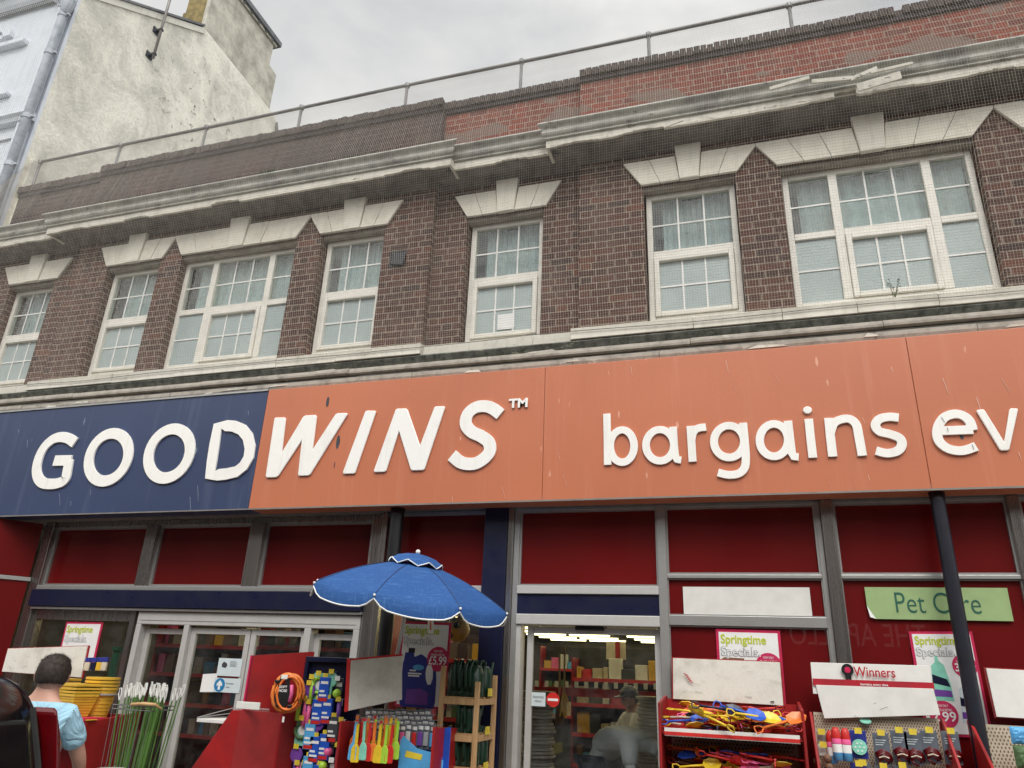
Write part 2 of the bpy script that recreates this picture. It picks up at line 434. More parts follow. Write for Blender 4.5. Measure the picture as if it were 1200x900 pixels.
def text_me(txt, size, ext=.001, bold=0, align='LEFT'):
    cu = bpy.data.curves.new('t', 'FONT'); cu.body = txt; cu.size = size; cu.extrude = ext; cu.offset = bold
    cu.align_x = align; cu.resolution_u = 4
    o = bpy.data.objects.new('t', cu); C.objects.link(o)
    bpy.context.view_layer.update()
    me = bpy.data.meshes.new_from_object(o.evaluated_get(bpy.context.evaluated_depsgraph_get()))
    bpy.data.objects.remove(o); bpy.data.curves.remove(cu); return me
XZ = Matrix(((1, 0, 0, 0), (0, 0, -1, 0), (0, 1, 0, 0), (0, 0, 0, 1)))
def text(name, txt, size, x, y, z, mat, parent, ext=.001, bold=0, align='LEFT', rot=0, width=None, shear=0, post=None):
    me = text_me(txt, size, ext, bold, align)
    sx = 1
    if width:
        w = max(v.co.x for v in me.vertices)-min(v.co.x for v in me.vertices); sx = width/w
    T = Matrix.Translation((x, y, z)) @ Matrix.Rotation(rot, 4, 'Y') @ XZ @ Matrix.Diagonal((sx, 1, 1, 1))
    if post is not None: T = post @ T
    mb = MB(); mb.add_mesh(me, T)
    bpy.data.meshes.remove(me)
    o = mb.build(name, mat, parent); return o

def smooth_pts(pts, closed=False, n=6):
    out = []; N = len(pts)
    rng = range(N) if closed else range(N-1)
    for i in rng:
        g = (lambda k: Vector(pts[k % N])) if closed else (lambda k: Vector(pts[max(0, min(N-1, k))]))
        p0, p1, p2, p3 = g(i-1), g(i), g(i+1), g(i+2)
        for j in range(n):
            t = j/n
            out.append(.5*((2*p1)+(-p0+p2)*t+(2*p0-5*p1+4*p2-p3)*t*t+(-p0+3*p1-3*p2+p3)*t**3))
    if not closed: out.append(Vector(pts[-1]))
    return out
def ribbon(mb, pts, w, y0, y1, closed=False, round_=True):
    """flat stroke in the XZ plane with thickness y0..y1, one closed outline (or ring)"""
    pts = [Vector(p) for p in pts]; N = len(pts); L = []; Rr = []
    for i, p in enumerate(pts):
        a = pts[i-1] if (closed or i > 0) else p; b = pts[(i+1) % N] if (closed or i < N-1) else p
        t = (b-a).normalized(); n = Vector((-t.y, t.x)); L.append(p+n*w/2); Rr.append(p-n*w/2)
    fl = [mb.bm.verts.new((q.x, y0, q.y)) for q in L]; fr = [mb.bm.verts.new((q.x, y0, q.y)) for q in Rr]
    bl = [mb.bm.verts.new((q.x, y1, q.y)) for q in L]; br = [mb.bm.verts.new((q.x, y1, q.y)) for q in Rr]
    for i in range(N if closed else N-1):
        j = (i+1) % N
        mb.face((fl[i], fl[j], fr[j], fr[i])); mb.face((bl[j], bl[i], br[i], br[j]))
        mb.face((fl[j], fl[i], bl[i], bl[j])); mb.face((fr[i], fr[j], br[j], br[i]))
    if not closed:
        mb.face((fl[0], fr[0], br[0], bl[0])); mb.face((fr[-1], fl[-1], bl[-1], br[-1]))
def slab4(mb, q, Y, th=.012, tilt=0):
    """thin board through four picture corners on the plane Y (tilt moves the top back)"""
    p = [at(*c, Y) for c in q]; p = [Vector((v.x, v.y+(tilt if i < 2 else 0), v.z)) for i, v in enumerate(p)]
    return mb.prism(p, (0, th, 0))

# ================================================================ SETTING
mb = MB(); mb.box(-60, 60, -60, 60, -.5, -.12); struct('ground', mb, 'asphalt')
mb = MB(); mb.box(-40, 40, -13.2, -3.3, -.12, -.004); struct('road', mb, 'asphalt')
mb = MB(); mb.box(-40, 40, -3.18, .2, -.1, .1); struct('pavement', mb, 'paving')
mb = MB(); mb.box(-40, 40, -3.3, -3.183, -.1, .105); struct('kerb', mb, 'grey_pot')
mb = MB(); mb.box(-40, 40, -16, -13.2, -.1, .1); struct('far_pavement', mb, 'paving')

# ================================================================ BRICK BUILDING
bld = thing('brick_building', 'long brown brick shop building with white keystone lintels and a red glass shopfront', 'building')
ZS, ZL, ZT = 4.65, 6.19, 7.66      # sill top, lintel underside, top of parapet brickwork
SECT = [  # name, x0, x1, Y, openings
    ('A', -9.5, -7.93, .09, [(-9.08, -8.31)]),
    ('B', -7.93, -2.97, 0, [(-7.37, -6.555), (-6.245, -4.655), (-4.325, -3.535)]),
    ('C', -2.97, -1.365, .09, [(-2.605, -1.765)]),
    ('D', -1.365, 4.6, 0, [(-.725, .145), (.55, 2.15), (2.53, 3.36)])]
for nm, x0, x1, Y, ops in SECT:
    mb = MB(); xs = x0
    for a, b_ in ops:
        mb.box(xs, a, Y, Y+.3, 4.35, ZL); xs = b_
    mb.box(xs, x1, Y, Y+.3, 4.35, ZL)
    mb.box(x0, x1, Y, Y+.3, ZL, 6.9)
    for a, b_ in ops: mb.box(a, b_, Y, Y+.3, 4.35, ZS-.005)
    mb.build('wall', 'brick_dark', bld)
    mb = MB(); mb.box(x0, x1, Y+.002, Y+.27, 6.9, ZT)
    mb.build('parapet', 'brick_sooty' if nm in 'AB' else 'brick_red', bld)
    # coping: dentil course under bricks laid on edge, uneven
    mb = MB(); mb.box(x0, x1, Y-.022, Y+.29, ZT, ZT+.055); mb.build('coping_course', 'coping_dark', bld)
    mb = MB(); x = x0
    while x < x1-.02:
        w = .063+random.uniform(-.004, .006)
        if random.random() > .012:
            dz = random.uniform(-.006, .006)
            mb.box(x, min(x+w, x1), Y-.045+random.uniform(-.006, .006), Y+.3, ZT+.055, ZT+.155+dz)
        x += w+.007
    mb.box(x0+.01, x1-.01, Y-.02, Y+.27, ZT+.056, ZT+.125)
    mb.build('coping', 'coping_brick', bld, bev=.004)

# cornice, with returns at the breaks
def cornice_run(prof, mat, name, jag=None):
    mb = MB()
    for nm, x0, x1, Y, _ in SECT:
        e0 = x0-(.0 if nm in 'AC' else max(-p[0] for p in prof)); e1 = x1+(.0 if nm in 'AC' else max(-p[0] for p in prof))
        if nm == 'A': e0 = x0
        if nm in 'AC' and nm == 'C': e0, e1 = x0+.0, x1
        # mitred ends: each profile point is pushed out sideways by its own projection
        n = len(prof); L = []; Rr = []
        for (dy, z) in prof:
            l = x0+(dy if nm in 'BD' else 0); r = x1-(dy if nm in 'B' else 0)
            L.append(mb.bm.verts.new((l, Y+dy, z))); Rr.append(mb.bm.verts.new((r, Y+dy, z)))
        for i in range(n-1): mb.face((L[i], L[i+1], Rr[i+1], Rr[i]))
        mb.face(L); mb.face(Rr[::-1])
    return mb.build(name, mat, bld)
cyma = [(0.0, 6.97), (-.33, 6.905), (-.36, 6.895), (-.365, 6.875), (-.355, 6.862)]
cyma += [(-.352+.055*(t/6)+.012*math.sin(t/6*2*math.pi), 6.862-.115*(t/6)) for t in range(1, 7)]
cyma += [(-.30, 6.735), (-.31, 6.733), (-.31, 6.722), (-.285, 6.716), (-.27, 6.715), (0, 6.715)]
cornice_run(cyma, 'cornice_paint', 'cornice')
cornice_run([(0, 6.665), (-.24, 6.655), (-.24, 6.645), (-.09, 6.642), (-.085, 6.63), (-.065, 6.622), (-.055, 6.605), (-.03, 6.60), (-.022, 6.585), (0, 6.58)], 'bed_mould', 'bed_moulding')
# white corona board with a broken lower edge
for nm, x0, x1, Y, _ in SECT:
    mb = MB(); a = x0-(.285 if nm in 'BD' else -.0); e = x1+(.285 if nm == 'B' else 0)
    if nm in 'C': a = x0+.285; e = x1-.285
    if nm == 'A': e = x1-.285
    x = a; zb = 6.63; sx = random.random()*10
    while x < e-1e-4:
        w = min(.02+random.random()*.05, e-x)
        g = noise.noise(Vector((x*1.7+sx, 3.1, nm == 'B')))
        if g > .12: t = 6.630+.030*min(1, (g-.12)*3.2)+random.uniform(-.004, .007)
        else: t = 6.625+random.uniform(-.003, .003)
        if nm == 'D' and 1.05 < x < 1.22: t = 6.70
        z1 = t+.25*(zb-t)*random.random()
        mb.prism([(x, Y-.287, z1), (x+w, Y-.287, t), (x+w, Y-.287, 6.714), (x, Y-.287, 6.714)], (0, .03, 0)); zb = t; x += w
    if nm in 'BD':
        for xx in ([x0-.285, x1+.255] if nm == 'B' else [x0-.285]): mb.box(xx, xx+.03, Y-.257, Y-.03, 6.63, 6.714)
    mb.box(a if nm not in 'BD' else x0, e if nm != 'B' else x1, Y-.25, Y-.002, 6.665, 6.713)
    mb.build('corona_board', 'cornice_white', bld)
# loose boards hanging off the right-hand cornice
mb = MB()
for px, py, L_, rz, ln in [(975, 93, .34, -.12, .035), (1012, 86, .24, .34, .03), (1030, 95, .36, .16, .07), (1045, 79, .34, .07, .022), (925, 97, .35, .14, .03), (790, 144, .17, .25, .018), (940, 118, .07, -.1, .012)]:
    mb = MB(); p = at(px, py, -.40); mb.box(p.x-L_/2, p.x+L_/2, -.405, -.385, p.z-ln/2, p.z+ln/2, Matrix.Rotation(-rz, 3, 'Y') @ Matrix.Rotation(.25, 3, 'X'))
    mb.build('loose_board', 'cornice_white', bld)
# dark mastic top and weeds are things of their own further down

# sill band
mb = MB()
for nm, x0, x1, Y, _ in SECT:
    f = -.12 if nm in 'BD' else -.055
    x = x0-(.05 if nm in 'BD' else -.05); e = x1+(.05 if nm == 'B' else (-.05 if nm in 'AC' else 0)); 
    if nm == 'A': x = x0
    while x < e-1e-4:
        w = min(random.uniform(.5, 1.3), e-x)
        dz = random.uniform(-.004, .004); dy = random.uniform(-.003, .003)
        mb.prism([(x+.0015, f+dy, 4.540+dz), (x+.0015, Y+.14, 4.540+dz), (x+.0015, Y+.14, 4.70), (x+.0015, f+dy, 4.65+dz)], (w-.003, 0, 0)); x += w
mb.build('sill_band', 'sill_white', bld, bev=.004)
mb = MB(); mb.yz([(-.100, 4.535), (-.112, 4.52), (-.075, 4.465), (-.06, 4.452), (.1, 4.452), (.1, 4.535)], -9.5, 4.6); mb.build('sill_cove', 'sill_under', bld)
def timber(prof, name, seg, mat='old_timber', jag=0):
    mb = MB(); x = -9.5
    while x < 4.6:
        w = min(random.uniform(*seg), 4.6-x); dz = random.uniform(-.004, .004); dy = random.uniform(-.006, .004)
        mb.yz([(y+dy, z+dz) for y, z in prof], x, x+w-.004); x += w
    mb.build(name, mat, bld)
timber([(-.10, 4.452), (-.135, 4.44), (-.15, 4.405), (-.15, 4.385), (-.125, 4.375), (0, 4.375), (0, 4.452)], 'moulding', (1.2, 2.4))
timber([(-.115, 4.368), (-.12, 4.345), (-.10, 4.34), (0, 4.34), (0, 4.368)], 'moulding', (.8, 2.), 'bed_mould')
timber([(-.14, 4.338), (-.172, 4.325), (-.178, 4.285), (-.165, 4.24), (0, 4.24), (0, 4.338)], 'moulding', (.7, 1.9))
# flaking strips along the lower moulding
mb = MB(); x = -9.4
while x < 4.4:
    L_ = random.uniform(.08, .35)
    if random.random() < .55:
        z = random.choice([4.29, 4.41, 4.27]); mb = MB(); mb.prism([(x, -.183, z), (x+L_, -.183, z+random.uniform(-.008, .008)), (x+L_*.9, -.186, z+.018), (x+L_*.3, -.184, z+random.uniform(.012, .03))], (0, .004, 0)); mb.build('paint_flake', 'cornice_white', bld)
    x += L_+random.uniform(.05, .4)

# ---- lintels
def lintel(bl, br, tl, tr, joinL, joinR, kx0, kx1, Y, nv):
    zt, zb, zk, zn = 6.475, ZL, 6.585, 6.445
    f = Y-.035
    lt = MB(); lt.box(bl+.03 if not joinL else bl, br-.03, f+.008, Y-.003, zb+.004, zt-.06); back = lt
    o = back.build('lintel', 'bed_mould', bld)
    kb0, kb1 = kx0+.035, kx1-.035
    g = .0025
    for side in (0, 1):
        if side == 0: b0, b1, t0, t1 = bl, kb0, tl, kx0
        else: b0, b1, t0, t1 = kb1, br, kx1, tr
        for i in range(nv):
            fa, fb = i/nv, (i+1)/nv
            P = [(b0+(b1-b0)*fa+g, zb), (b0+(b1-b0)*fb-g, zb), (t0+(t1-t0)*fb-g, zt), (t0+(t1-t0)*fa+g, zt)]
            if side == 0 and i == 0 and joinL: P[3] = (tl+g, zt); P.append((tl+g, zn))
            if side == 1 and i == nv-1 and joinR: P[2] = (tr-g, zn); P.insert(3, (tr-g, zt))
            dy = random.uniform(-.002, .002); mb = MB(); mb.xz(P, f+dy, Y-.004); mb.build('voussoir', 'stone', o, bev=.004)
    mb = MB(); mb.xz([(kb0, zb-.008), (kb1, zb-.008), (kx1, zk), (kx0, zk)], f-.022, Y-.004)
    mb.build('keystone', 'stone_key', o, bev=.008)
LINT = [(-9.08, -8.246, -9.256, -8.083, 0, 0, -8.81, -8.535, .09, 2),
        (-7.375, -6.52, -7.53, -6.385, 0, 1, -7.095, -6.83, 0, 2),
        (-6.24, -4.655, -6.385, -4.50, 1, 1, -5.592, -5.325, 0, 3),
        (-4.34, -3.50, -4.50, -3.34, 1, 0, -4.07, -3.80, 0, 2),
        (-2.605, -1.728, -2.765, -1.57, 0, 0, -2.29, -2.04, .09, 2),
        (-.74, .171, -.913, .355, 0, 1, -.40, -.148, 0, 2),
        (.524, 2.139, .355, 2.345, 1, 1, 1.205, 1.48, 0, 3),
        (2.514, 3.38, 2.345, 3.56, 1, 0, 2.80, 3.07, 0, 2)]
for L_ in LINT: lintel(*L_)

# ---- windows
def window(x0, x1, Y, kind):
    fy = Y+.10; zb, zt, zm = 4.755, 6.145, 5.462
    fw = .055
    w = MB(); w.box(x0, x1, fy+.02, fy+.06, zb, zb+.012)
    root = MB()
    d0, d1 = fy, fy+.07
    root.box(x0, x0+fw, d0, d1, zb-.02, zt); root.box(x1-fw, x1, d0, d1, zb-.02, zt)
    root.box(x0+fw, x1-fw, d0, d1, zt-fw, zt); root.box(x0+fw, x1-fw, d0, d1, zb-.02, zb+.035)
    if kind == 'wide': cuts = [x0+fw, x0+(x1-x0)*.275-.0, x0+(x1-x0)*.765, x1-fw]
    else: cuts = [x0+fw, x1-fw]
    mw = .038
    lights = []
    for i in range(len(cuts)-1):
        a = cuts[i]+(mw if i else 0); b_ = cuts[i+1]-(mw if i < len(cuts)-2 else 0); lights.append((a, b_))
    for c in cuts[1:-1]: root.box(c-mw, c+mw, d0-.004, d1, zb+.035, zt-fw)
    for a, b_ in lights: root.box(a, b_, d0-.002, d1, zm-.035, zm+.035)
    w.bm.free()
    o = root.build('window', 'upvc', bld, bev=.006)
    cas = MB(); bars = MB(); up = MB(); lo = MB(); bed = MB()
    for i, (a, b_) in enumerate(lights):
        main = (kind != 'wide') or i == 1
        cols = 3 if main else 1
        # upper light
        zu0, zu1 = zm+.035, zt-fw
        up.box(a, b_, fy+.03, fy+.034, zu0, zu1)
        bars.box(a, b_, fy+.022, fy+.029, (zu0+zu1)/2-.008, (zu0+zu1)/2+.008)
        for k in range(1, cols):
            xx = a+(b_-a)*k/cols; bars.box(xx-.008, xx+.008, fy+.021, fy+.0285, zu0, zu1)
        # lower light, with an opening casement in the main one
        zl0, zl1 = zb+.035, zm-.035
        if main:
            cf = .052; e = .002
            cas.box(a+e, a+cf, d0-.02, d0+.04, zl0+e, zl1-e); cas.box(b_-cf, b_-e, d0-.02, d0+.04, zl0+e, zl1-e)
            cas.box(a+cf, b_-cf, d0-.02, d0+.04, zl1-cf, zl1-e); cas.box(a+cf, b_-cf, d0-.02, d0+.04, zl0+e, zl0+cf)
            a2, b2, z0, z1 = a+cf, b_-cf, zl0+cf, zl1-cf
        else: a2, b2, z0, z1 = a, b_, zl0, zl1
        lo.box(a2, b2, fy+.02, fy+.024, z0, z1)
        bars.box(a2, b2, fy+.012, fy+.0195, (z0+z1)/2-.008, (z0+z1)/2+.008)
        for k in range(1, cols):
            xx = a2+(b2-a2)*k/cols; bars.box(xx-.008, xx+.008, fy+.011, fy+.019, z0, z1)
    cas.build('casement', 'upvc', o, bev=.008)
    bars.build('glazing_bars', 'bars', o); up.build('upper_pane', 'upper_glass', o); lo.build('frosted_pane', 'frosted', o)
    # net curtain in shallow folds
    mb = MB(); ca = x0+.10+random.random()*.06; cb = x1-.06; N = 60; pr = None
    ph = random.random()*6
    for k in range(N+1):
        x = ca+(cb-ca)*k/N; y = fy+.13+.018*math.sin(k*1.1+ph)+.008*math.sin(k*2.7)
        sag = .02*math.sin(k*.35+ph)
        cur = (mb.bm.verts.new((x, y, zt-.01-abs(sag))), mb.bm.verts.new((x+.01*math.sin(k), y, zb)))
        if pr: mb.face((pr[0], cur[0], cur[1], pr[1]))
        pr = cur
    mb.build('curtain', 'net_curtain', o, smooth=True)
    return o
WIN = [(-9.07, -8.28, .09, 'n'), (-7.345, -6.54, 0, 'n'), (-6.24, -4.64, 0, 'wide'), (-4.30, -3.50, 0, 'n'), (-2.585, -1.775, .09, 'n'), (-.71, .138, 0, 'n'), (.562, 2.14, 0, 'wide'), (2.54, 3.35, 0, 'n')]
for w in WIN: window(*w)
# a white card behind the middle window's lower glass
mb = MB(); p = at(593, 377, .205); mb.box(p.x-.09, p.x+.09, .199, .202, p.z-.085, p.z+.085); mb.build('window_card', 'white', bld)
mb = MB(); mb.box(-9.45, 4.55, .75, .8, 4.4, 6.85); mb.build('room_wall', 'grey_pot', bld)
mb = MB(); mb.box(-9.45, 4.55, .31, .75, 6.55, 6.6); mb.box(-9.45, 4.55, .31, .75, 4.36, 4.40); mb.build('room_ceiling', 'interior_wall', bld)
# window head board inside the reveal
for x0, x1, Y, _ in WIN:
    mb = MB(); mb.box(x0-.02, x1+.02, Y+.02, Y+.2, 6.15, ZL-.002); mb.build('head_board', 'old_timber', bld)
# flat roof behind the parapet
mb = MB(); mb.box(-9.45, 4.6, .4, 8, 7.0, 7.1); mb.build('roof', 'lead', bld)
mb = MB(); mb.box(4.6, 4.9, .0, 8, 0, 7.6); mb.build('side_wall', 'brick_dark', bld)
# air brick with a hole
mb = MB(); p = at(466, 303, -.004); mb.box(p.x-.10, p.x+.10, -.004, .03, p.z-.10, p.z+.10)
o = mb.build('air_vent', 'black', bld)
mb = MB(); mb.box(p.x-.06, p.x+.09, -.03, -.005, p.z-.09, p.z+.05, Matrix.Rotation(.2, 3, 'Y')); mb.build('vent_flap', 'charcoal', o, bev=.01)
exec_after = []

# ================================================================ SHOP SIGN
SF = -.25
sg = thing('shop_sign', 'long navy and orange fascia sign with raised white letters above the shopfront', 'sign', (0, 0, 0))
XB = xa(312.7, 457, SF); XB = (XB+xa(293, 597, SF))/2
seam1 = (xa(638, 430, SF)+xa(636, 585, SF))/2; seam2 = (xa(1063, 396, SF)+xa(1090, 573, SF))/2
cutx = [-9.5, XB, seam1, seam2, 4.6]
for i in range(4):
    mb = MB(); mb.box(cutx[i]+.0015, cutx[i+1]-.0015, SF, -.02, 3.018, 4.23)
    mb.build('panel', 'sign_navy' if i == 0 else 'sign_orange', sg, bev=.004)
mb = MB(); mb.box(-9.5, XB-.002, SF-.012, SF-.001, 4.218, 4.235); mb.build('edge_trim', 'alu', sg)
mb = MB(); mb.box(-9.5, XB-.002, SF-.006, SF-.001, 3.010, 3.022); mb.box(XB+.002, 4.6, SF-.006, SF-.001, 3.010, 3.024); mb.build('edge_trim', 'soffit', sg)
def sc3(pts, ox, oy, k=3.): return [(ox+x/k, oy+y/k) for x, y in pts]
def to_xz(pts, Y=SF-.02):
    r = []
    for p in pts:
        v = at(p[0], p[1], Y); r.append((v.x, v.z))
    return r
LY0, LY1 = SF-.020, SF-.001
def letter_poly(pts, ox, oy, k=3.):
    mb = MB(); mb.xz(to_xz(sc3(pts, ox, oy, k)), LY0, LY1); return mb.build('letter', 'letter_white', sg, bev=.006)
def letter_strokes(strokes, ox, oy, w, k=3.):
    """strokes: (pts, closed, smooth)"""
    mb = MB()
    for i, (pts, closed, sm) in enumerate(strokes):
        q = to_xz(sc3(pts, ox, oy, k))
        if sm: q = smooth_pts(q, closed, 8)
        dy = .0004*i
        ribbon(mb, q, w, LY0-dy, LY1, closed)
    return mb.build('letter', 'letter_white', sg, bev=.0015)
def ell(cx, cy, a, b_, sh=0, n=40, t0=0, t1=2*math.pi, full=True):
    out = []
    for i in range(n if full else n+1):
        t = t0+(t1-t0)*i/n; dx, dy = a*math.cos(t), b_*math.sin(t)
        out.append((cx+dx-sh*dy, cy+dy))
    return out
WB = .119
letter_strokes([([(262, 296), (240, 281), (213, 276), (185, 284), (157, 308), (137, 343), (127, 383), (131, 416), (148, 436), (175, 441), (203, 438), (227, 425), (235, 392), (241, 357)], False, True), ([(248, 358), (189, 359)], False, False)], 0, 420, .115)
letter_strokes([(ell(380, 347, 68, 84, .2), True, False)], 0, 420, WB)
letter_strokes([(ell(593.5, 334, 71.5, 86.5, .2), True, False)], 0, 420, WB)
letter_strokes([([(737, 410), (744, 360), (753, 300), (764, 238), (795, 236), (822, 238), (850, 250), (870, 275), (878, 312), (873, 347), (855, 378), (830, 398), (795, 406), (765, 409)], True, False)], 0, 420, WB*.98)
letter_poly([(64, 210), (70, 207), (100, 207), (104, 212), (90, 330), (165, 205), (173, 200), (208, 198), (213, 204), (198, 320), (278, 197), (286, 192), (318, 191), (321, 196), (190, 407), (182, 412), (150, 413), (147, 408), (160, 288), (78, 412), (70, 418), (37, 419), (33, 413)], 300, 420)
letter_poly([(383, 187), (388, 183), (418, 183), (421, 188), (348, 401), (342, 405), (308, 406), (304, 401)], 300, 420)
letter_poly([(490, 180), (496, 176), (527, 175), (533, 181), (576, 305), (626, 172), (632, 168), (660, 167), (664, 172), (592, 388), (586, 393), (548, 394), (543, 389), (502, 255), (457, 394), (450, 399), (416, 400), (413, 395)], 300, 420)
letter_strokes([([(859, 196), (835, 178), (808, 168), (772, 172), (744, 195), (737, 230), (757, 257), (790, 273), (817, 294), (821, 325), (800, 352), (765, 370), (722, 366), (688, 340)], False, True)], 300, 420, .112)
p0 = at(597, 478, SF); p1 = at(619, 476, SF)
text('trademark', 'TM', .115, p0.x, SF-.012, p0.z-.004, 'letter_white', sg, .005, .004, width=p1.x-p0.x)
WL = .062
bo = (600, 420)
letter_strokes([([(333, 194), (335, 285), (336, 374)], False, False), (ell(387, 308, 42, 57), True, False)], *bo, WL)
letter_strokes([(ell(520, 305, 49, 55), True, False), ([(566, 240), (569, 300), (573, 340), (580, 355), (595, 357)], False, False)], *bo, WL)
letter_strokes([([(627, 237), (631, 300), (635, 363)], False, False), ([(630, 290), (636, 262), (652, 246), (682, 241)], False, True)], *bo, WL)
letter_strokes([(ell(763, 292, 53, 56), True, False), ([(812, 226), (818, 290), (822, 350), (817, 385), (795, 405), (760, 409), (724, 401)], False, True)], *bo, WL)
letter_strokes([(ell(921, 287, 50, 57), True, False), ([(970, 219), (977, 280), (983, 330), (991, 345), (1008, 346)], False, False)], *bo, WL)
letter_strokes([([(1043, 212), (1050, 280), (1058, 349)], False, False), ], *bo, WL)
mb = MB(); mb.xz(to_xz(sc3(ell(1039, 181, 16, 13, n=24), *bo)), LY0, LY1); mb.build('letter_dot', 'letter_white', sg, bev=.006)
bo = (900, 420)
letter_strokes([([(213, 209), (220, 277), (228, 345)], False, False), ([(219, 262), (232, 228), (258, 214), (288, 213), (310, 232), (319, 270), (332, 342)], False, True)], *bo, WL*1.03)
letter_strokes([([(460, 208), (425, 205), (392, 213), (378, 234), (392, 256), (430, 266), (463, 280), (471, 303), (455, 325), (418, 333), (380, 324)], False, True)], *bo, WL*1.05)
letter_strokes([([(604, 254), (660, 252), (721, 250)], False, False), ([(720, 252), (709, 220), (685, 200), (652, 195), (616, 211), (596, 250), (602, 290), (635, 317), (683, 324), (733, 309)], False, True)], *bo, WL*1.06)
letter_poly([(733, 185), (737, 180), (757, 178), (763, 182), (831, 292), (849, 180), (854, 175), (877, 175), (880, 179), (850, 318), (844, 323), (822, 324), (815, 320)], *bo)
# cracks in the e
# bird droppings: slim streaks on the face
rs = random.Random(11)
mb = MB()
for px, py, L_ in [(22, 505, .05), (32, 520, .09), (70, 585, .13), (83, 590, .05), (106, 577, .06), (223, 590, .13), (291, 484, .05), (232, 578, .16), (384, 471, .0), (655, 535, .08), (634, 445, .09), (740, 435, .09), (713, 437, .05), (692, 438, .0), (852, 430, .12), (861, 455, .06), (910, 443, .06), (1018, 560, .05), (973, 571, .07), (868, 573, .10), (590, 577, .11), (662, 563, .1), (1108, 453, .14), (1147, 475, .13), (1178, 452, .12), (1200-5, 535, .07), (530, 585, .05), (655, 470, .05), (560, 520, .0), (1045, 433, .05), (1012, 493, .05)]:
    if not L_: continue
    p = at(px, py, SF); q = [(p.x, p.z+L_/2)]; w = .0045
    sl = rs.uniform(.1, .45); mb = MB()
    mb.xz([(p.x-sl*L_/2, p.z+L_/2), (p.x-sl*L_/2+w*.9, p.z+L_/2-.004), (p.x+w*.8, p.z), (p.x+sl*L_/2+w*.3, p.z-L_/2), (p.x+sl*L_/2, p.z-L_/2), (p.x-w*.3, p.z+.01)], SF-.003, SF-.0012); mb.build('bird_streak', 'streak_pale' if px > 312 else 'streak_navy', sg)
mb = MB()
for px, py, w, h in [(384, 471, .018, .055), (396, 518, .022, .07), (392, 545, .006, .03), (1127, 512, .015, .02)]:
    p = at(px, py, SF); mb.xz([(p.x+w*math.cos(t*.7)*(.7+.3*rs.random()), p.z+h*math.sin(t*.7)) for t in range(9)], SF-.003, SF-.0012)
mb.build('dirt_spots', 'charcoal', sg)
# fine cracks across the letter e
e1 = at(1105, 490, SF)
mb = MB()
for a, c in (((1103, 489), (1107, 495)), ((1110, 501), (1111, 506)), ((1139, 521), (1141, 527))):
    A, B = at(*a, LY0), at(*c, LY0); ribbon(mb, [(A.x, A.z), (B.x, B.z)], .0022, LY0-.006, LY0-.004)
mb.build('letter_crack', 'black', sg)

# ================================================================ SHOPFRONT (parts of the building)
def bpart(name, mat, *boxes, bev=.003, parent=None):
    mb = MB()
    for b_ in boxes: mb.box(*b_)
    return mb.build(name, mat, parent or bld, bev=bev)
SL, SR = .18, .05
# soffit
mb = MB(); mb.box(-9.5, 4.6, SF+.006, .5, 3.024, 3.06); mb.build('soffit', 'soffit', bld)
mb = MB()
for x in (-5.6, -3.9, -1.2, .4, 2.2): mb.box(x, x+.008, SF+.05, .2, 3.0235, 3.0265)
mb.build('soffit_joint', 'charcoal', bld)
# left section -----------------------------------------------------
xc = -7.36
m1a, m1b = xa(173, 640, SL)-.06, xa(184, 640, SL)
m1a, m1b = xa(168, 655, SL), xa(181, 655, SL)
m2a, m2b = xa(291, 655, SL), xa(307, 655, SL)
m3a, m3b = xa(435, 655, SL), xa(452, 655, SL)
zr0, zr1 = 2.305, 2.345      # rail over the navy band
zn0 = 2.135
bpart('mullion', 'stainless', (m1a, m1b, SL-.05, SL+.1, zr1, 2.965), bev=.006)
bpart('mullion', 'stainless', (m2a, m2b, SL-.05, SL+.1, zr1, 2.965), bev=.006)
bpart('mullion', 'stainless', (m3a, m3b, SL-.05, SL+.1, .1, 3.02), bev=.006)
bpart('corner_post', 'stainless', (xc-.02, xc+.10, SL-.06, SL+.1, .1, 3.02), bev=.006)
bpart('head_frame', 'stainless', (xc+.10, m3a, SL-.03, SL+.1, 2.965, 3.02))
for a, b_ in ((xc+.10, m1a), (m1b, m2a), (m2b, m3a)):
    o = bpart('red_glass_panel', 'red_panel', (a+.03, b_-.03, SL+.02, SL+.03, zr1+.025, 2.94), bev=0)
    mb = MB()
    for q in ((a, a+.03, SL-.005, SL+.04, zr1, 2.965), (b_-.03, b_, SL-.005, SL+.04, zr1, 2.965), (a+.03, b_-.03, SL-.005, SL+.04, zr1, zr1+.025), (a+.03, b_-.03, SL-.005, SL+.04, 2.94, 2.965)): mb.box(*q)
    mb.build('bead', 'alu', o)
bpart('transom', 'alu', (xc+.1, m3a, SL-.07, SL+.08, zr0, zr1))
bpart('navy_band', 'navy', (xc+.08, m3a-.002, SL-.10, SL-.0, zn0, zr0-.004))
bpart('transom', 'alu', (xc+.1, m3a, SL-.08, SL+.08, zn0-.03, zn0-.004))
# side window left of the doors
s0, s1 = xc+.10, xa(153, 760, SL)
bpart('side_window_frame', 'stainless', (s0, s0+.06, SL-.02, SL+.06, .1, zn0-.032), (s1-.06, s1, SL-.03, SL+.07, .1, zn0-.032), (s0+.06, s1-.06, SL-.02, SL+.06, zn0-.13, zn0-.032))
bpart('side_window_glass', 'clear_glass', (s0+.06, s1-.06, SL+.02, SL+.028, .5, zn0-.13), bev=0)
bpart('side_window_base', 'red_panel', (s0+.06, s1-.06, SL, SL+.05, .1, .5))
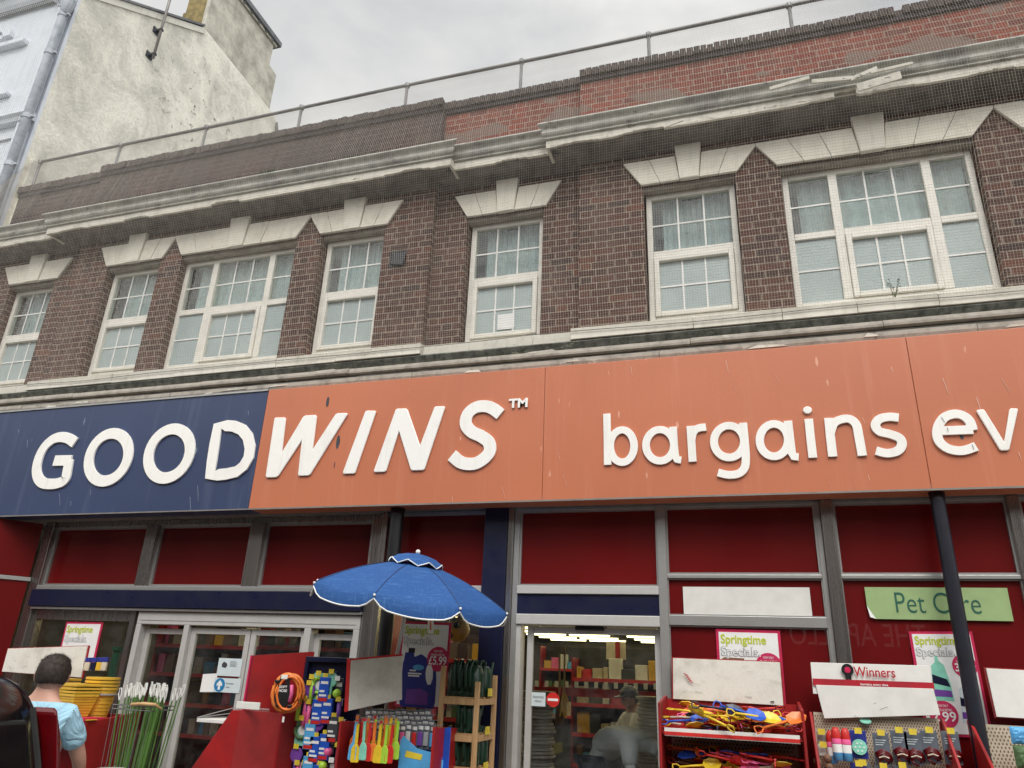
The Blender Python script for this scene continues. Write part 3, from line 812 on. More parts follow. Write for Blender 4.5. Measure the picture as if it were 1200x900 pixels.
# sliding door set
d0, d1 = xa(158, 760, SL), xa(424, 740, SL)
zh0 = za(300, 735, SL)
e = tag(bpart('door_header', 'alu_white', (d0, d1, SL-.05, SL+.12, zh0, zn0-.032), bev=.006), None, None)
bpart('header_groove', 'charcoal', (d0+.04, d1-.04, SL-.052, SL-.0505, zh0+.035, zh0+.039), bev=0)
def door_leaf(x0, x1, y, ztop, fr=.055, name='sliding_door'):
    mb = MB()
    for q in ((x0, x0+fr, y, y+.04, .12, ztop), (x1-fr, x1, y, y+.04, .12, ztop), (x0+fr, x1-fr, y, y+.04, ztop-fr, ztop), (x0+fr, x1-fr, y, y+.04, .12, .25)): mb.box(*q)
    o = mb.build(name, 'alu_white', bld, bev=.004)
    bpart('door_glass', 'clear_glass', (x0+fr, x1-fr, y+.016, y+.024, .25, ztop-fr), bev=0, parent=o)
    return o
def px_at_z(px, z, Y):   # X on plane Y, at height z, under picture column px
    lo, hi = -400., 1400.
    x = 0
    for _ in range(3): 
        pass
    y = 800.
    for _ in range(12):
        p = at(px, y, Y); y -= (z-p.z)*100
    return at(px, y, Y).x
dz_ = zh0
xA = px_at_z(222, 1.9, SL); xB = px_at_z(293, 1.9, SL); xC = px_at_z(355, 1.9, SL); xD = px_at_z(361, 1.9, SL)
for a, b_ in ((d0, d0+.06), (xA-.04, xA+.02), (xD-.02, xD+.05), (d1-.06, d1)): bpart('door_post', 'alu_white', (a, b_, SL-.05, SL+.08, .1, zh0))
door_leaf(d0+.06, xA-.04, SL+.03, zh0-.03)
door_leaf(xA+.02, xB, SL+.0, zh0-.02)
door_leaf(xB+.01, xD-.02, SL+.0, zh0-.02)
door_leaf(xD+.05, d1-.06, SL+.03, zh0-.04)
# middle bay with the window behind the parasol ---------------------
mx0, mx1 = m3b+.02, xa(567, 640, .05)
bpart('red_glass_panel', 'red_panel', (mx0, mx1, .10, .11, 2.36, 2.985), bev=0)
bpart('head_frame', 'alu', (m3b, mx1, .08, .16, 2.985, 3.02))
bpart('transom', 'alu_white', (m3b, mx1, .04, .16, 2.30, 2.36))
bpart('window_glass', 'clear_glass', (mx0, mx1, .11, .118, .5, 2.30), bev=0)
bpart('window_base', 'red_panel', (m3b, mx1, .06, .16, .1, .5))
bpart('post', 'stainless', (m3b, m3b+.05, .04, .2, .1, 3.02))
# navy pier
px0, px1 = xa(567, 640, -.0), xa(594, 640, -.0)
bpart('navy_pier', 'navy', (px0, px1, -.01, .25, .1, 3.02), bev=.005)
# right section ------------------------------------------------------
r0, r0b = px1+.002, xa(607, 640, SR)
bpart('mullion', 'stainless', (px1+.002, r0b-.03, SR-.05, SR+.1, .1, 3.02), bev=.006)
bpart('mullion', 'alu', (r0b-.028, r0b+.02, SR-.03, SR+.1, .1, 3.02))
q1a, q1b = xa(771, 640, SR), xa(781, 640, SR)
q2a, q2b, q2c = xa(959, 640, SR), xa(965, 640, SR), xa(981, 640, SR)
q3a, q3b = xa(1184, 620, SR), xa(1192, 620, SR)
bpart('mullion', 'alu', (q1a, q1b, SR-.04, SR+.1, .1, 3.02))
bpart('mullion', 'alu', (q2a, q2b, SR-.02, SR+.1, .1, 3.02))
bpart('mullion', 'stainless', (q2b+.002, q2c, SR-.06, SR+.1, .1, 3.02), bev=.006)
bpart('mullion', 'stainless', (q3a, q3b+.04, SR-.05, SR+.1, .1, 3.02), bev=.006)
def bay(a, b_, z0, z1, name='red_glass_panel', mat='red_panel', f=.016):
    o = bpart(name, mat, (a+f, b_-f, SR+.012, SR+.02, z0+f, z1-f), bev=0)
    mb = MB()
    for q in ((a, a+f, SR-.012, SR+.03, z0, z1), (b_-f, b_, SR-.012, SR+.03, z0, z1), (a+f, b_-f, SR-.012, SR+.03, z0, z0+f), (a+f, b_-f, SR-.012, SR+.03, z1-f, z1)): mb.box(*q)
    mb.build('bead', 'alu', o); return o
bay(r0b+.02, q1a, 2.36, 2.995)
bpart('head_frame', 'alu', (r0b+.02, q1a, SR-.02, SR+.1, 2.995, 3.022))
bpart('transom', 'alu_white', (r0b+.02, q1a, SR-.05, SR+.08, 2.295, 2.358))
zb1, zb0 = za(690, 706, SR-.02), za(690, 719, SR-.02)
bpart('navy_band', 'navy', (r0b+.02, q1a, SR-.03, SR+.06, zb0-.01, 2.29), bev=.002)
zc1, zc0 = zb0-.012, za(690, 733, SR-.05)
bpart('door_header', 'alu_white', (r0b+.02, q1a, SR-.05, SR+.1, zc0, zc1), bev=.006)
xs0, xs1 = r0b+.06, q1a+.3
dl0 = px_at_z(618, 1.8, SR+.06)
o = None
mb = MB()
door_leaf(dl0, q1a-.005, SR+.04, zc0-.012, .05)
bpart('door_post', 'alu_white', (r0b+.02, r0b+.06, SR-.03, SR+.1, .1, zc0))
mb = MB(); p = at(690, 731, SR-.02); mb.box(p.x-.12, p.x+.12, SR-.0, SR+.035, zc0-.035, zc0-.001); mb.build('door_sensor', 'black', bld, bev=.008)
# bay 2
for a, b_ in ((q1b, q2a), (q2c, q3a), (q3b+.04, 4.5)):
    bay(a, b_, 2.455, 2.995)
    bpart('head_frame', 'alu', (a, b_, SR-.02, SR+.1, 2.995, 3.022))
    bpart('transom', 'alu', (a, b_, SR-.03, SR+.08, 2.425, 2.453))
zg1, zg0 = za(870, 722, SR-.03), za(870, 734, SR-.03)
bay(q1b, q2a, zg1+.002, 2.423, f=.008)
bpart('transom', 'alu', (q1b, q2a, SR-.03, SR+.08, zg0, zg1))
bay(q1b, q2a, .3, zg0-.002, f=.008)
bay(q2c, q3a, .3, 2.423, f=.008)
bay(q3b+.04, 4.5, .3, 2.423, f=.008)
bpart('stall_riser', 'red_stand', (q1b, 4.5, SR-.02, SR+.1, .1, .298))
# light glints where the panel does not quite meet the frame
# splayed left return
ang = math.atan2(.81, .59)
dirv = Vector((-.59, -.81, 0)).normalized(); nrm = Vector((dirv.y, -dirv.x, 0))
def splay(name, mat, s0, s1, z0, z1, d0=0, d1=.03, bev=.002):
    b0 = Vector((xc-.02, SL-.06, 0)); mb = MB()
    P = [b0+dirv*s0+nrm*d0, b0+dirv*s1+nrm*d0, b0+dirv*s1+nrm*d1, b0+dirv*s0+nrm*d1]
    mb.prism([(p.x, p.y, z0) for p in P], (0, 0, z1-z0)); return mb.build(name, mat, bld, bev=bev)
splay('red_glass_panel', 'red_panel', .02, .6, 2.43, 3.0, bev=0)
splay('red_glass_panel', 'red_panel', .02, .6, .3, 2.38, bev=0)
splay('transom', 'alu', .0, .6, 2.385, 2.425, -.015, .03)
splay('return_post', 'stainless', .6, .68, .1, 3.02, -.02, .04)
# shell of the sales floor
bpart('sales_floor', 'interior_floor', (-9.4, 4.5, .32, 21.9, .05, .11), bev=0)
bpart('sales_ceiling', 'interior_wall', (-9.4, 4.5, .32, 21.9, 2.98, 3.02), bev=0)
bpart('rear_wall', 'interior_wall', (-9.4, 4.5, 21.9, 22.0, .1, 3.0), bev=0)
bpart('party_wall', 'interior_wall', (-9.5, -9.4, .3, 22, 0, 4.34), bev=0)
bpart('party_wall', 'interior_wall', (4.5, 4.6, .3, 22, 0, 4.34), bev=0)
for x0, x1 in ((q1b-.02, 4.5),): bpart('backing_board', 'interior_dark', (x0, x1, .16, .19, .1, 3.0), bev=0)
bpart('backing_board', 'interior_dark', (xc, m3a, SL+.12, SL+.14, zn0-.03, 3.0), bev=0)
bpart('backing_board', 'interior_dark', (m3b, q1a, .24, .26, 2.4, 3.0), bev=0)

# ================================================================ COLUMNS
c1 = thing('column', 'dark round iron column under the orange sign, in front of the Pet Care sign', 'column', (1.345, -.15, .1))
mb = MB(); mb.lathe([(.09, 0), (.09, .03), (.055, .05), (.05, .25), (.048, 2.85), (.055, 2.92)], n=24); mb.build('shaft', 'navy_col', c1, smooth=True)
c2 = thing('column', 'dark round iron column beside the steel mullion, rising behind the blue parasol', 'column', (-3.0, -.1, .1))
mb = MB(); mb.lathe([(.09, 0), (.09, .03), (.062, .05), (.06, .25), (.06, 2.85), (.066, 2.92)], n=24); mb.build('shaft', 'black', c2, smooth=True)

# ================================================================ ROOF RAILING
RY = .14
rl = thing('roof_railing', 'thin grey metal handrail on posts running along the rooftop parapet', 'railing', (0, 0, 0))
x0 = xa(47, 192, RY); zr = 8.30
mb = MB(); pts = []
for i in range(41):
    x = x0+(4.6-x0)*i/40; pts.append((x, RY, zr+.006*math.sin(x*1.3)))
mb.tube(pts, .021, 8); mb.build('top_rail', 'rail_metal', rl, smooth=True)
for px, py in ((47, 192), (140, 177), (241, 154), (353, 129), (477, 104), (611, 77.5), (760, 44.5), (925, 9.5), (1100, -30)):
    x = xa(px, py, RY)
    mb = MB(); mb.tube([(x, RY, 7.1), (x, RY, zr)], .019, 8); o = mb.build('post', 'rail_metal', rl, smooth=True)
    mb = MB(); mb.lathe([(.028, -.03), (.034, -.02), (.034, .02), (.028, .03)], x, RY, zr, 10); mb.build('fitting', 'rail_metal', o)

# ================================================================ BIRD NET
net = thing('bird_net', 'fine grey bird netting stretched over the brick upper storey from rail to sill', 'netting', (0, 0, 0))
rn = random.Random(5)
prof = [(RY-.03, zr), (-.16, 7.75), (-.40, 6.92), (-.405, 6.86), (-.27, 5.9), (-.18, 5.0), (-.135, 4.60)]
def netp(x, t):
    k = t*(len(prof)-1); i = min(int(k), len(prof)-2); f = k-i
    y = prof[i][0]*(1-f)+prof[i+1][0]*f; z = prof[i][1]*(1-f)+prof[i+1][1]*f
    n_ = noise.noise(Vector((x*.7, z*.6, 0)))
    return Vector((x+.03*noise.noise(Vector((x*.5, z*.8, 5))), y-.03*abs(n_)*min(1, (1-t)*4), z+.025*noise.noise(Vector((x*.9, z*.5, 9)))))
# arc-length samples
fine = [netp(0, i/400) for i in range(401)]
def threads(x0, x1, pitch, r, parts):
    vt = MB(); x = x0
    while x < x1:
        pts = [netp(x+.0, t/16) for t in range(17)]
        vt.tube(pts, r*rn.uniform(.7, 1.25), 3, caps=False); x += pitch
    vt.build('vertical_threads', 'net_thread', net)
    ht = MB(); L_ = 0; tl = []
    tot = 0
    for i in range(1, 401):
        tot += (fine[i]-fine[i-1]).length
        if tot >= pitch: tl.append(i/400); tot = 0
    n = 56
    for t in tl:
        pts = [netp(x0+(x1-x0)*k/n, t) for k in range(n+1)]
        ht.tube(pts, r*rn.uniform(.7, 1.25), 3, caps=False)
    ht.build('horizontal_threads', 'net_thread', net)
threads(-9.5, 3.2, .0235, .00100, 1)
mb = MB(); mb.tube([netp(-9.5+12.7*k/60, 1) for k in range(61)], .003, 5); mb.build('edge_wire', 'rail_metal', net)

# ================================================================ NEIGHBOUR: pale blue building with rendered gable
XG = -9.53
nb_ = thing('pale_blue_building', 'tall pale blue stucco building at the left with a cream gable wall', 'building', (0, 0, 0))
W = 7.0
ga = [(.0, 0), (9, 0), (9, 9.5)]
g = lambda px, py: (lambda v: (v.y, v.z))(atX(px, py, XG))
A_, B_, C_, D_ = g(140, 0), g(240, 33), g(320, 133), g(327, 150)
sl = (B_[1]-A_[1])/(B_[0]-A_[0])
pf = (0.02, A_[1]-sl*(A_[0]-.02))
mb = MB(); mb.yz([(0.02, 0), (9, 0), (9, 10.2), (D_[0]+.02, D_[1]-.35), D_, C_, (B_[0]+.0, B_[1]), pf], XG-.35, XG)
mb.build('gable_wall', 'render_wall', nb_, bev=.01)
# white verge strip along the slope
def yzband(p, q, w, x0, x1, name, mat):
    mb = MB(); mb.yz([p, q, (q[0], q[1]-w), (p[0], p[1]-w)], x0, x1); return mb.build(name, mat, nb_)
yzband((pf[0], pf[1]-.01), (B_[0], B_[1]-.01), .14, XG-.02, XG+.025, 'verge_board', 'sill_white')
yzband((pf[0], pf[1]+.035), (B_[0]-.05, B_[1]+.03), .05, XG-.4, XG+.05, 'verge_tiles', 'lead')
yzband((D_[0]-.15, D_[1]+.03), (D_[0]+.28, D_[1]-.9), .12, XG-.4, XG+.06, 'verge_tiles', 'lead')
# chimney stack
yf = B_[0]-.02; xl = atX(217, 20, XG).x
zc = g(322, 50)
def xat(px, py, Y): return at(px, py, Y).x
wl = xat(217, 20, yf)
top = g(313, 30)
yr = g(322, 50)[0]
zt_ = g(322, 50)[1]-.02
o = MB(); o.yz([(yf, B_[1]-.3), (C_[0]-.12, C_[1]-.3), (C_[0]-.12, g(318, 80)[1]), (yr, g(318, 80)[1]+.05), (yr, zt_), (yf, zt_)], wl, XG-.012); st = o.build('chimney', 'render_stack', nb_, bev=.012)
mb = MB(); mb.box(wl-.002, XG-.10, yf-.012, yf+.01, B_[1]-.4, zt_-.01); mb.box(wl-.06, XG-.35, yf-.015, yf+.012, B_[1]-.4, 13.9); mb.build('chimney_front', 'lichen_stack', st)
mb = MB(); mb.box(wl-.12, XG+.08, yf-.14, yr+.16, zt_, zt_+.14); mb.build('chimney_cap', 'lead', st, bev=.02)
mb = MB(); mb.box(wl-.05, XG+.03, yf-.06, yr+.07, zt_-.07, zt_-.001); mb.build('cap_corbel', 'render_stack', st, bev=.01)
mb = MB()
y = yf
while y < yr: mb.box(XG+.031, XG+.05, y, y+.06, zt_-.05, zt_-.012); y += .26
mb.build('cap_brackets', 'lead', st)
# ridge-level roof behind
mb = MB(); mb.prism([(XG-.36, pf[0]-.1, pf[1]-.05), (XG-.36, B_[0], B_[1]-.05), (XG-.36, 9, 10.1), (XG-.36, 9, 9.9), (XG-.36, B_[0], B_[1]-.3), (XG-.36, pf[0]-.1, pf[1]-.25)], (-W, 0, 0)); mb.build('roof', 'lead', nb_)
# front wall: stucco with pilasters, cornice, string course, arched window
FY = -.02
mb = MB(); mb.box(XG-W, XG-.001, FY+.001, FY+.35, 0, 15); mb.build('front_wall', 'blue_stucco', nb_)
def fx(px, py): return at(px, py, FY-.05)
pl0 = fx(33, 100).x; pl1 = fx(48, 100).x
# pilasters between x columns read off the photo
a = fx(56, 45).x; b_ = fx(76, 45).x
zcap = fx(60, 10).z
mb = MB(); mb.box(a, XG-.06, FY-.06, FY, 0, zcap-.02); mb.box(a-.02, XG-.0, FY-.085, FY, zcap-.02, zcap+.05); mb.box(a-.06, XG, FY-.13, FY, zcap+.05, zcap+.13); mb.box(a-.03, XG, FY-.10, FY, zcap+.13, zcap+.32)
mb.build('corner_pilaster', 'blue_stucco', nb_, bev=.012)
zs = fx(20, 138).z
mb = MB(); mb.yz([(FY, zs+.03), (FY-.13, zs+.03), (FY-.14, zs), (FY-.10, zs-.03), (FY-.08, zs-.09), (FY, zs-.10)], XG-W, XG-.02); mb.build('string_course', 'blue_stucco', nb_)
zk = fx(20, 8).z
mb = MB(); mb.yz([(FY, zk+.5), (FY-.45, zk+.45), (FY-.45, zk+.36), (FY-.3, zk+.30), (FY-.28, zk+.2), (FY-.12, zk+.12), (FY-.10, zk), (FY-.06, zk-.05), (FY, zk-.05)], XG-W, a-.1); mb.build('cornice', 'blue_stucco', nb_)
# recessed panel field edges under and above string course
q = fx(28, 160)
mb = MB(); mb.box(XG-W, q.x, FY-.035, FY, fx(15, 158).z-.03, fx(15, 158).z+.03); mb.box(q.x-.04, q.x, FY-.035, FY, 3, fx(15, 158).z-.03); mb.build('panel_moulding', 'blue_stucco', nb_)
q = fx(28, 48)
mb = MB(); mb.box(XG-W, fx(30, 48).x, FY-.10, FY, fx(15, 52).z-.04, fx(15, 52).z+.04); mb.box(XG-W, fx(9, 110).x, FY-.08, FY, fx(5, 110).z-.03, fx(5, 110).z+.03); mb.build('window_sill', 'blue_stucco', nb_, bev=.01)
# arched window
c_ = fx(-4, 46); cw = fx(13, 40).x-c_.x
o = MB(); 
R0 = cw
outer = [(c_.x+R0*math.cos(t*math.pi/18), c_.z+R0*math.sin(t*math.pi/18)) for t in range(19)]
inner = [(c_.x+(R0-.16)*math.cos(t*math.pi/18), c_.z+(R0-.16)*math.sin(t*math.pi/18)) for t in range(19)]
for i in range(18): o.xz([outer[i], outer[i+1], inner[i+1], inner[i]], FY-.07, FY)
fr = o.build('arch_window', 'blue_stucco', nb_)
o = MB()
inner2 = [(c_.x+(R0-.20)*math.cos(t*math.pi/18), c_.z+(R0-.20)*math.sin(t*math.pi/18)) for t in range(19)]
in3 = [(c_.x+(R0-.30)*math.cos(t*math.pi/18), c_.z+(R0-.30)*math.sin(t*math.pi/18)) for t in range(19)]
for i in range(18): o.xz([inner2[i], inner2[i+1], in3[i+1], in3[i]], FY-.04, FY)
o.build('arch_moulding', 'blue_stucco', fr)
o = MB(); o.xz(in3, FY-.012, FY-.002); o.build('pane', 'black_gloss', fr)
# drainpipe down the corner
o = MB(); xp = XG-.02
o.tube([(xp, FY-.12, 2), (xp, FY-.12, zcap+.1), (xp+.02, FY-.12, zcap+.2)], .062, 14); dp = o.build('drainpipe', 'pipe_grey', nb_, smooth=True)
o = MB()
for py in (22, 62, 134, 186):
    z = za(60, py, FY-.12) if py < 100 else za(45, py, FY-.12); o = MB()
    o.lathe([(.064, -.04), (.071, -.035), (.071, .035), (.064, .04)], xp, FY-.12, z, 14); o.box(xp, xp+.12, FY-.13, FY-.09, z-.015, z+.015); o.build('pipe_socket', 'pipe_grey', dp)
o = MB(); o.lathe([(.05, -.1), (.085, 0), (.10, .06), (.11, .14), (.11, .16)], xp+.03, FY-.13, za(88, 8, FY-.12), 12); o.build('hopper', 'pipe_grey', dp)
# net over the blue facade
n2 = thing('facade_net', 'coarse white bird netting stretched over the pale blue stucco front at the far left', 'netting', (0, 0, 0))
mb = MB(); x = XG-3.2
while x < XG-.03: mb.tube([(x, FY-.2, 7.4), (x, FY-.2, 13)], .0016, 3, caps=False); x += .045
z = 7.4
while z < 13: mb.tube([(XG-3.2, FY-.2, z), (XG-.04, FY-.2, z)], .0016, 3, caps=False); z += .045
mb.build('threads', 'bars', n2)
# patch pilaster at foot of gable
p = atX(30, 200, XG); 
mb = MB(); mb.box(XG, XG+.05, atX(43, 205, XG).y-.15, atX(48, 200, XG).y, 7.2, atX(44, 192, XG).z); mb.build('wall_pier', 'render_wall', nb_)
# aerial mast with brackets
pb = atX(180, 66, XG+.12); ptp = atX(196, 0, XG+.12)
ma = thing('aerial_mast', 'thin grey metal mast bracketed to the cream gable wall and rising past its verge', 'mast', (XG+.12, pb.y, pb.z))
mb = MB(); mb.tube([(0, 0, -.04), (0, 0, 3.2)], .024, 10); mb.build('pole', 'pole_metal', ma, smooth=True)
for dz in (.05, .62):
    mb = MB(); mb.box(-.13, .03, -.03, .03, dz-.02, dz+.02); mb.box(-.125, -.10, -.07, .07, dz-.06, dz+.06); mb.build('bracket', 'charcoal', ma)

# ================================================================ WEEDS
def weed(px, py, Y, n, h, spread, label, base_z=None):
    p = at(px, py, Y)
    t = thing('weed', label, 'plant', (p.x, p.y, p.z if base_z is None else base_z), group=None)
    mb = MB(); rw = random.Random(int(px))
    for i in range(n):
        a = rw.uniform(0, 6.28); l = h*rw.uniform(.5, 1.1); ox = rw.uniform(-spread, spread)
        q = [Vector((ox, 0, 0)), Vector((ox+.3*l*math.cos(a), -.2*l*abs(math.sin(a)), l*.6)), Vector((ox+.6*l*math.cos(a), -.35*l*abs(math.sin(a)), l))]
        mb.tube(q, [.0025, .002, .001], 4)
        for k in range(5):
            c = q[0].lerp(q[2], rw.uniform(.2, 1)); s = rw.uniform(.006, .014); d = Vector((rw.uniform(-1, 1), rw.uniform(-1, 1), rw.uniform(-.3, 1))).normalized()*s
            e_ = d.cross(Vector((rw.uniform(-1, 1), rw.uniform(-1, 1), 1))).normalized()*s*.4
            mb.quad(c, c+d+e_, c+d*2, c+d-e_)
    mb.build('foliage', 'leaf', t); return t
weed(1050, 347, -.10, 5, .17, .02, 'small straggly green weed growing on the white sill below the widest window', 4.655)
weed(314, 202, -.33, 26, .05, .09, 'low dark tuft of moss on the cornice above the wide left window', 6.905)
weed(413, 180, -.30, 26, .05, .08, 'low dark tuft of moss on the cornice left of the parapet break', 6.91)
weed(437, 178, -.30, 26, .05, .07, 'low dark tuft of moss on the cornice nearest the parapet break', 6.91)
weed(128, 235, -.30, 16, .04, .05, 'low dark tuft of moss on the cornice near the far left end', 6.91)

# ================================================================ ACROSS THE ROAD (seen only in the glass)
ob = thing('terrace_building', 'dark terrace across the road, seen only as a reflection in the shop glass', 'building', (0, -16.2, 0))
mb = MB(); mb.box(-34, 34, -6, 0, 0, 8.6); mb.build('wall', 'brick_dark', ob)
mb = MB(); mb.prism([(-34, .15, 8.6), (-34, -3, 11), (-34, -6.1, 8.6)], (68, 0, 0)); mb.build('roof', 'lead', ob)
for i in range(17):
    x = -32+i*4
    mb = MB(); mb.box(x-.55, x+.55, .0, .03, 5.0, 6.9); mb.build('window', 'black_gloss', ob)
mb = MB(); mb.box(-34, 34, 0, .25, .1, 3.1); mb.build('shopfronts', 'charcoal', ob)
# its sign: mirrored by the glass
YV = .1-(-16.0)
xa1, xa2 = at(1085, 742, YV).x, at(925, 742, YV).x
zt1 = at(1000, 741, YV).z
me_ = text_me('THE APOLLO', .82, .03)
wd = max(v.co.x for v in me_.vertices)
mb = MB(); T = Matrix(((-1, 0, 0, xa1), (0, 0, 1, .26), (0, 1, 0, zt1-.34), (0, 0, 0, 1))) @ Matrix.Diagonal(((xa1-xa2)/wd, 1, 1, 1))
mb.add_mesh(me_, T); mb.build('lettering', 'bars', ob)

# ================================================================ PEOPLE
def skin_mesh(name, V, E, mat, parent, sub=2, flat=1.0, root='pelvis'):
    keys = list(V); me = bpy.data.meshes.new(name)
    me.from_pydata([V[k][0] for k in keys], [(keys.index(a), keys.index(b)) for a, b in E], [])
    o = bpy.data.objects.new(name, me); C.objects.link(o)
    sm = o.modifiers.new('skin', 'SKIN'); sm.use_smooth_shade = True
    for i, k in enumerate(keys):
        r = V[k][1]; sv = me.skin_vertices[0].data[i]; sv.radius = r if isinstance(r, tuple) else (r, r*flat)
        sv.use_root = (k == root)
    ss = o.modifiers.new('sub', 'SUBSURF'); ss.levels = sub; ss.render_levels = sub
    bpy.context.view_layer.update()
    m2 = bpy.data.meshes.new_from_object(o.evaluated_get(bpy.context.evaluated_depsgraph_get()))
    bpy.data.objects.remove(o); bpy.data.meshes.remove(me)
    m2.materials.clear(); m2.materials.append(M[mat])
    for p in m2.polygons: p.use_smooth = True; p.material_index = 0
    o = bpy.data.objects.new(name, m2); C.objects.link(o); o.parent = parent
    return o
def head(parent, c, R, hair_mat='hair', cap=None, r=.092):
    """head facing local -Y of R; face features on one continuous mesh plus hair"""
    mb = MB(); Rm = R
    def shape(q):
        x, y, z = q
        x *= .86; y *= .98; z *= 1.10; x *= 1+.16*max(0, z)**2
        if z < -.2: x *= 1+.25*(z+.2); y = y*(1+.12*(z+.2))-(.04 if y < 0 else -.12)*(-z-.2)
        return Vector((x, y, z))*r
    n, m_ = 28, 18; rows = []
    for i in range(1, m_):
        ph = math.pi*i/m_; row = []
        for k in range(n):
            a = 2*math.pi*k/n
            q = Vector((math.sin(ph)*math.cos(a), math.sin(ph)*math.sin(a), math.cos(ph)))
            p = shape(q)
            fx_, fz = p.x/r, p.z/r
            if q.y < 0:
                p.y -= r*.24*math.exp(-((fx_/.13)**2+((fz+.22)/.2)**2))      # nose
                p.y += r*.10*(math.exp(-(((fx_-.32)/.17)**2+((fz-.02)/.12)**2))+math.exp(-(((fx_+.32)/.17)**2+((fz-.02)/.12)**2)))
                p.y -= r*.06*math.exp(-((fx_/.25)**2+((fz+.58)/.09)**2))
            row.append(mb.bm.verts.new(c+Rm @ p))
        rows.append(row)
    t = mb.bm.verts.new(c+Rm @ shape((0, 0, 1))); b_ = mb.bm.verts.new(c+Rm @ shape((0, 0, -1)))
    for k in range(n):
        mb.face((t, rows[0][k], rows[0][(k+1) % n])); mb.face((b_, rows[-1][(k+1) % n], rows[-1][k]))
        for A, B in zip(rows, rows[1:]): mb.face((A[k], B[k], B[(k+1) % n], A[(k+1) % n]))
    for s in (-1, 1):   # ears
        for rr, yy in ((.030, .0),): mb.ball(c+Rm @ Vector((s*r*.80, r*.08, -.08*r)), rr, 10, 7, (.42, .75, 1.1))
    mb.build('head', 'skin', parent, smooth=True)
    mb = MB()
    for s in (-1, 1): mb.ball(c+Rm @ Vector((s*r*.31, -r*.80, r*.02)), .011, 8, 6)
    mb.build('eyes', 'black', parent)
    # hair: shell over the back and crown
    mb = MB(); rows = []
    for i in range(0, 14):
        ph = math.pi*(.02+i*.052); row = []
        for k in range(n):
            a = 2*math.pi*k/n; q = Vector((math.sin(ph)*math.cos(a), math.sin(ph)*math.sin(a), math.cos(ph)))
            lim = .32 if q.y < -.3 else (.0 if q.y < .15 else -.55)
            zz = max(q.z, lim) if q.z < lim else q.z
            p = shape(Vector((q.x, q.y, q.z if q.z >= lim else lim)))
            th = 1.085+.03*noise.noise(q*6) if q.z >= lim else .96
            row.append(mb.bm.verts.new(c+Rm @ (p*th)))
        rows.append(row)
    t = mb.bm.verts.new(c+Rm @ (shape((0, 0, 1))*1.09))
    for k in range(n): 
        mb.face((t, rows[0][k], rows[0][(k+1) % n]))
        for A, B in zip(rows, rows[1:]): mb.face((A[k], B[k], B[(k+1) % n], A[(k+1) % n]))
    hs = mb.build('hair', hair_mat, parent, smooth=True)
    rh = random.Random(2); mb = MB(); cnt = 0
    while cnt < 2600:
        ph = math.acos(1-rh.random()*1.55); a = rh.uniform(0, 6.283); q = Vector((math.sin(ph)*math.cos(a), math.sin(ph)*math.sin(a), math.cos(ph)))
        lim = .36 if q.y < -.3 else (.05 if q.y < .15 else -.55)
        cnt += 1
        if q.z < lim: continue
        s0 = shape(q)*1.07; fl = Vector((rh.uniform(-.5, .5), .2 if q.z > .3 else .05, -.9 if q.z < .6 else -.3)); L_ = rh.uniform(.008, .018)
        d_ = (q*.55+fl*.6).normalized()*L_; sd = q.cross(d_).normalized()*.0007
        A = c+Rm @ s0; B = c+Rm @ (s0+d_); S = Rm @ sd
        mb.face([mb.bm.verts.new(A-S), mb.bm.verts.new(A+S), mb.bm.verts.new(B)])
    mb.build('strands', hair_mat, hs)
    if cap:
        mb = MB(); rows = []
        prof = [(.99, .18), (.99, .45), (.9, .8), (.6, 1.12), (.25, 1.27), (.02, 1.3)]
        for rr, z in prof: rows.append([mb.bm.verts.new(c+Rm @ Vector((rr*.90*r*math.cos(2*math.pi*k/n), rr*1.08*r*math.sin(2*math.pi*k/n), z*r))) for k in range(n)])
        for A, B in zip(rows, rows[1:]):
            for k in range(n): mb.face((A[k], A[(k+1) % n], B[(k+1) % n], B[k]))
        ring = [(x, -1.0-.75*math.sqrt(max(0, 1-(x/.75)**2)), .28) for x in [-.75+.15*i for i in range(11)]]
        back = [(x, -.75, .34) for x in (.75, .4, 0, -.4, -.75)]
        mb.prism([c+Rm @ (Vector(p)*r) for p in ring+back], Rm @ Vector((0, 0, .006)))
        mb.build('cap', cap, parent, smooth=False)
def hand(parent, wrist, d, up, s=1, n='hand'):
    """hand: palm and five bent fingers grown from the wrist along d; up = back of the hand"""
    d = d.normalized(); side = d.cross(up).normalized()*s; up = up.normalized()
    V = {'w': (wrist, .020), 'p': (wrist+d*.045, (.032, .017)), 'k': (wrist+d*.085, (.036, .016))}; E = [('w', 'p'), ('p', 'k')]
    o = skin_mesh('palm', V, E, 'skin', parent, 2, 1, 'w')
    for i, (off, ln) in enumerate(((-.030, .068), (-.010, .078), (.011, .072), (.030, .056))):
        b_ = wrist+d*.082+side*off
        V = {'a': (wrist+d*.06+side*off*.8, .0085), 'b': (b_, .009), 'c': (b_+d*ln*.45-up*.008, .0082), 'd': (b_+d*ln*.72-up*.028, .0075), 'e': (b_+d*ln*.82-up*.05, .0065)}
        skin_mesh('finger', V, [('a', 'b'), ('b', 'c'), ('c', 'd'), ('d', 'e')], 'skin', o, 1, 1, 'a')
    b_ = wrist+d*.025-side*.024
    V = {'a': (b_, .011), 'b': (b_+d*.03-side*.025-up*.006, .011), 'c': (b_+d*.058-side*.03-up*.022, .009)}
    skin_mesh('thumb', V, [('a', 'b'), ('b', 'c')], 'skin', o, 1, 1, 'a')

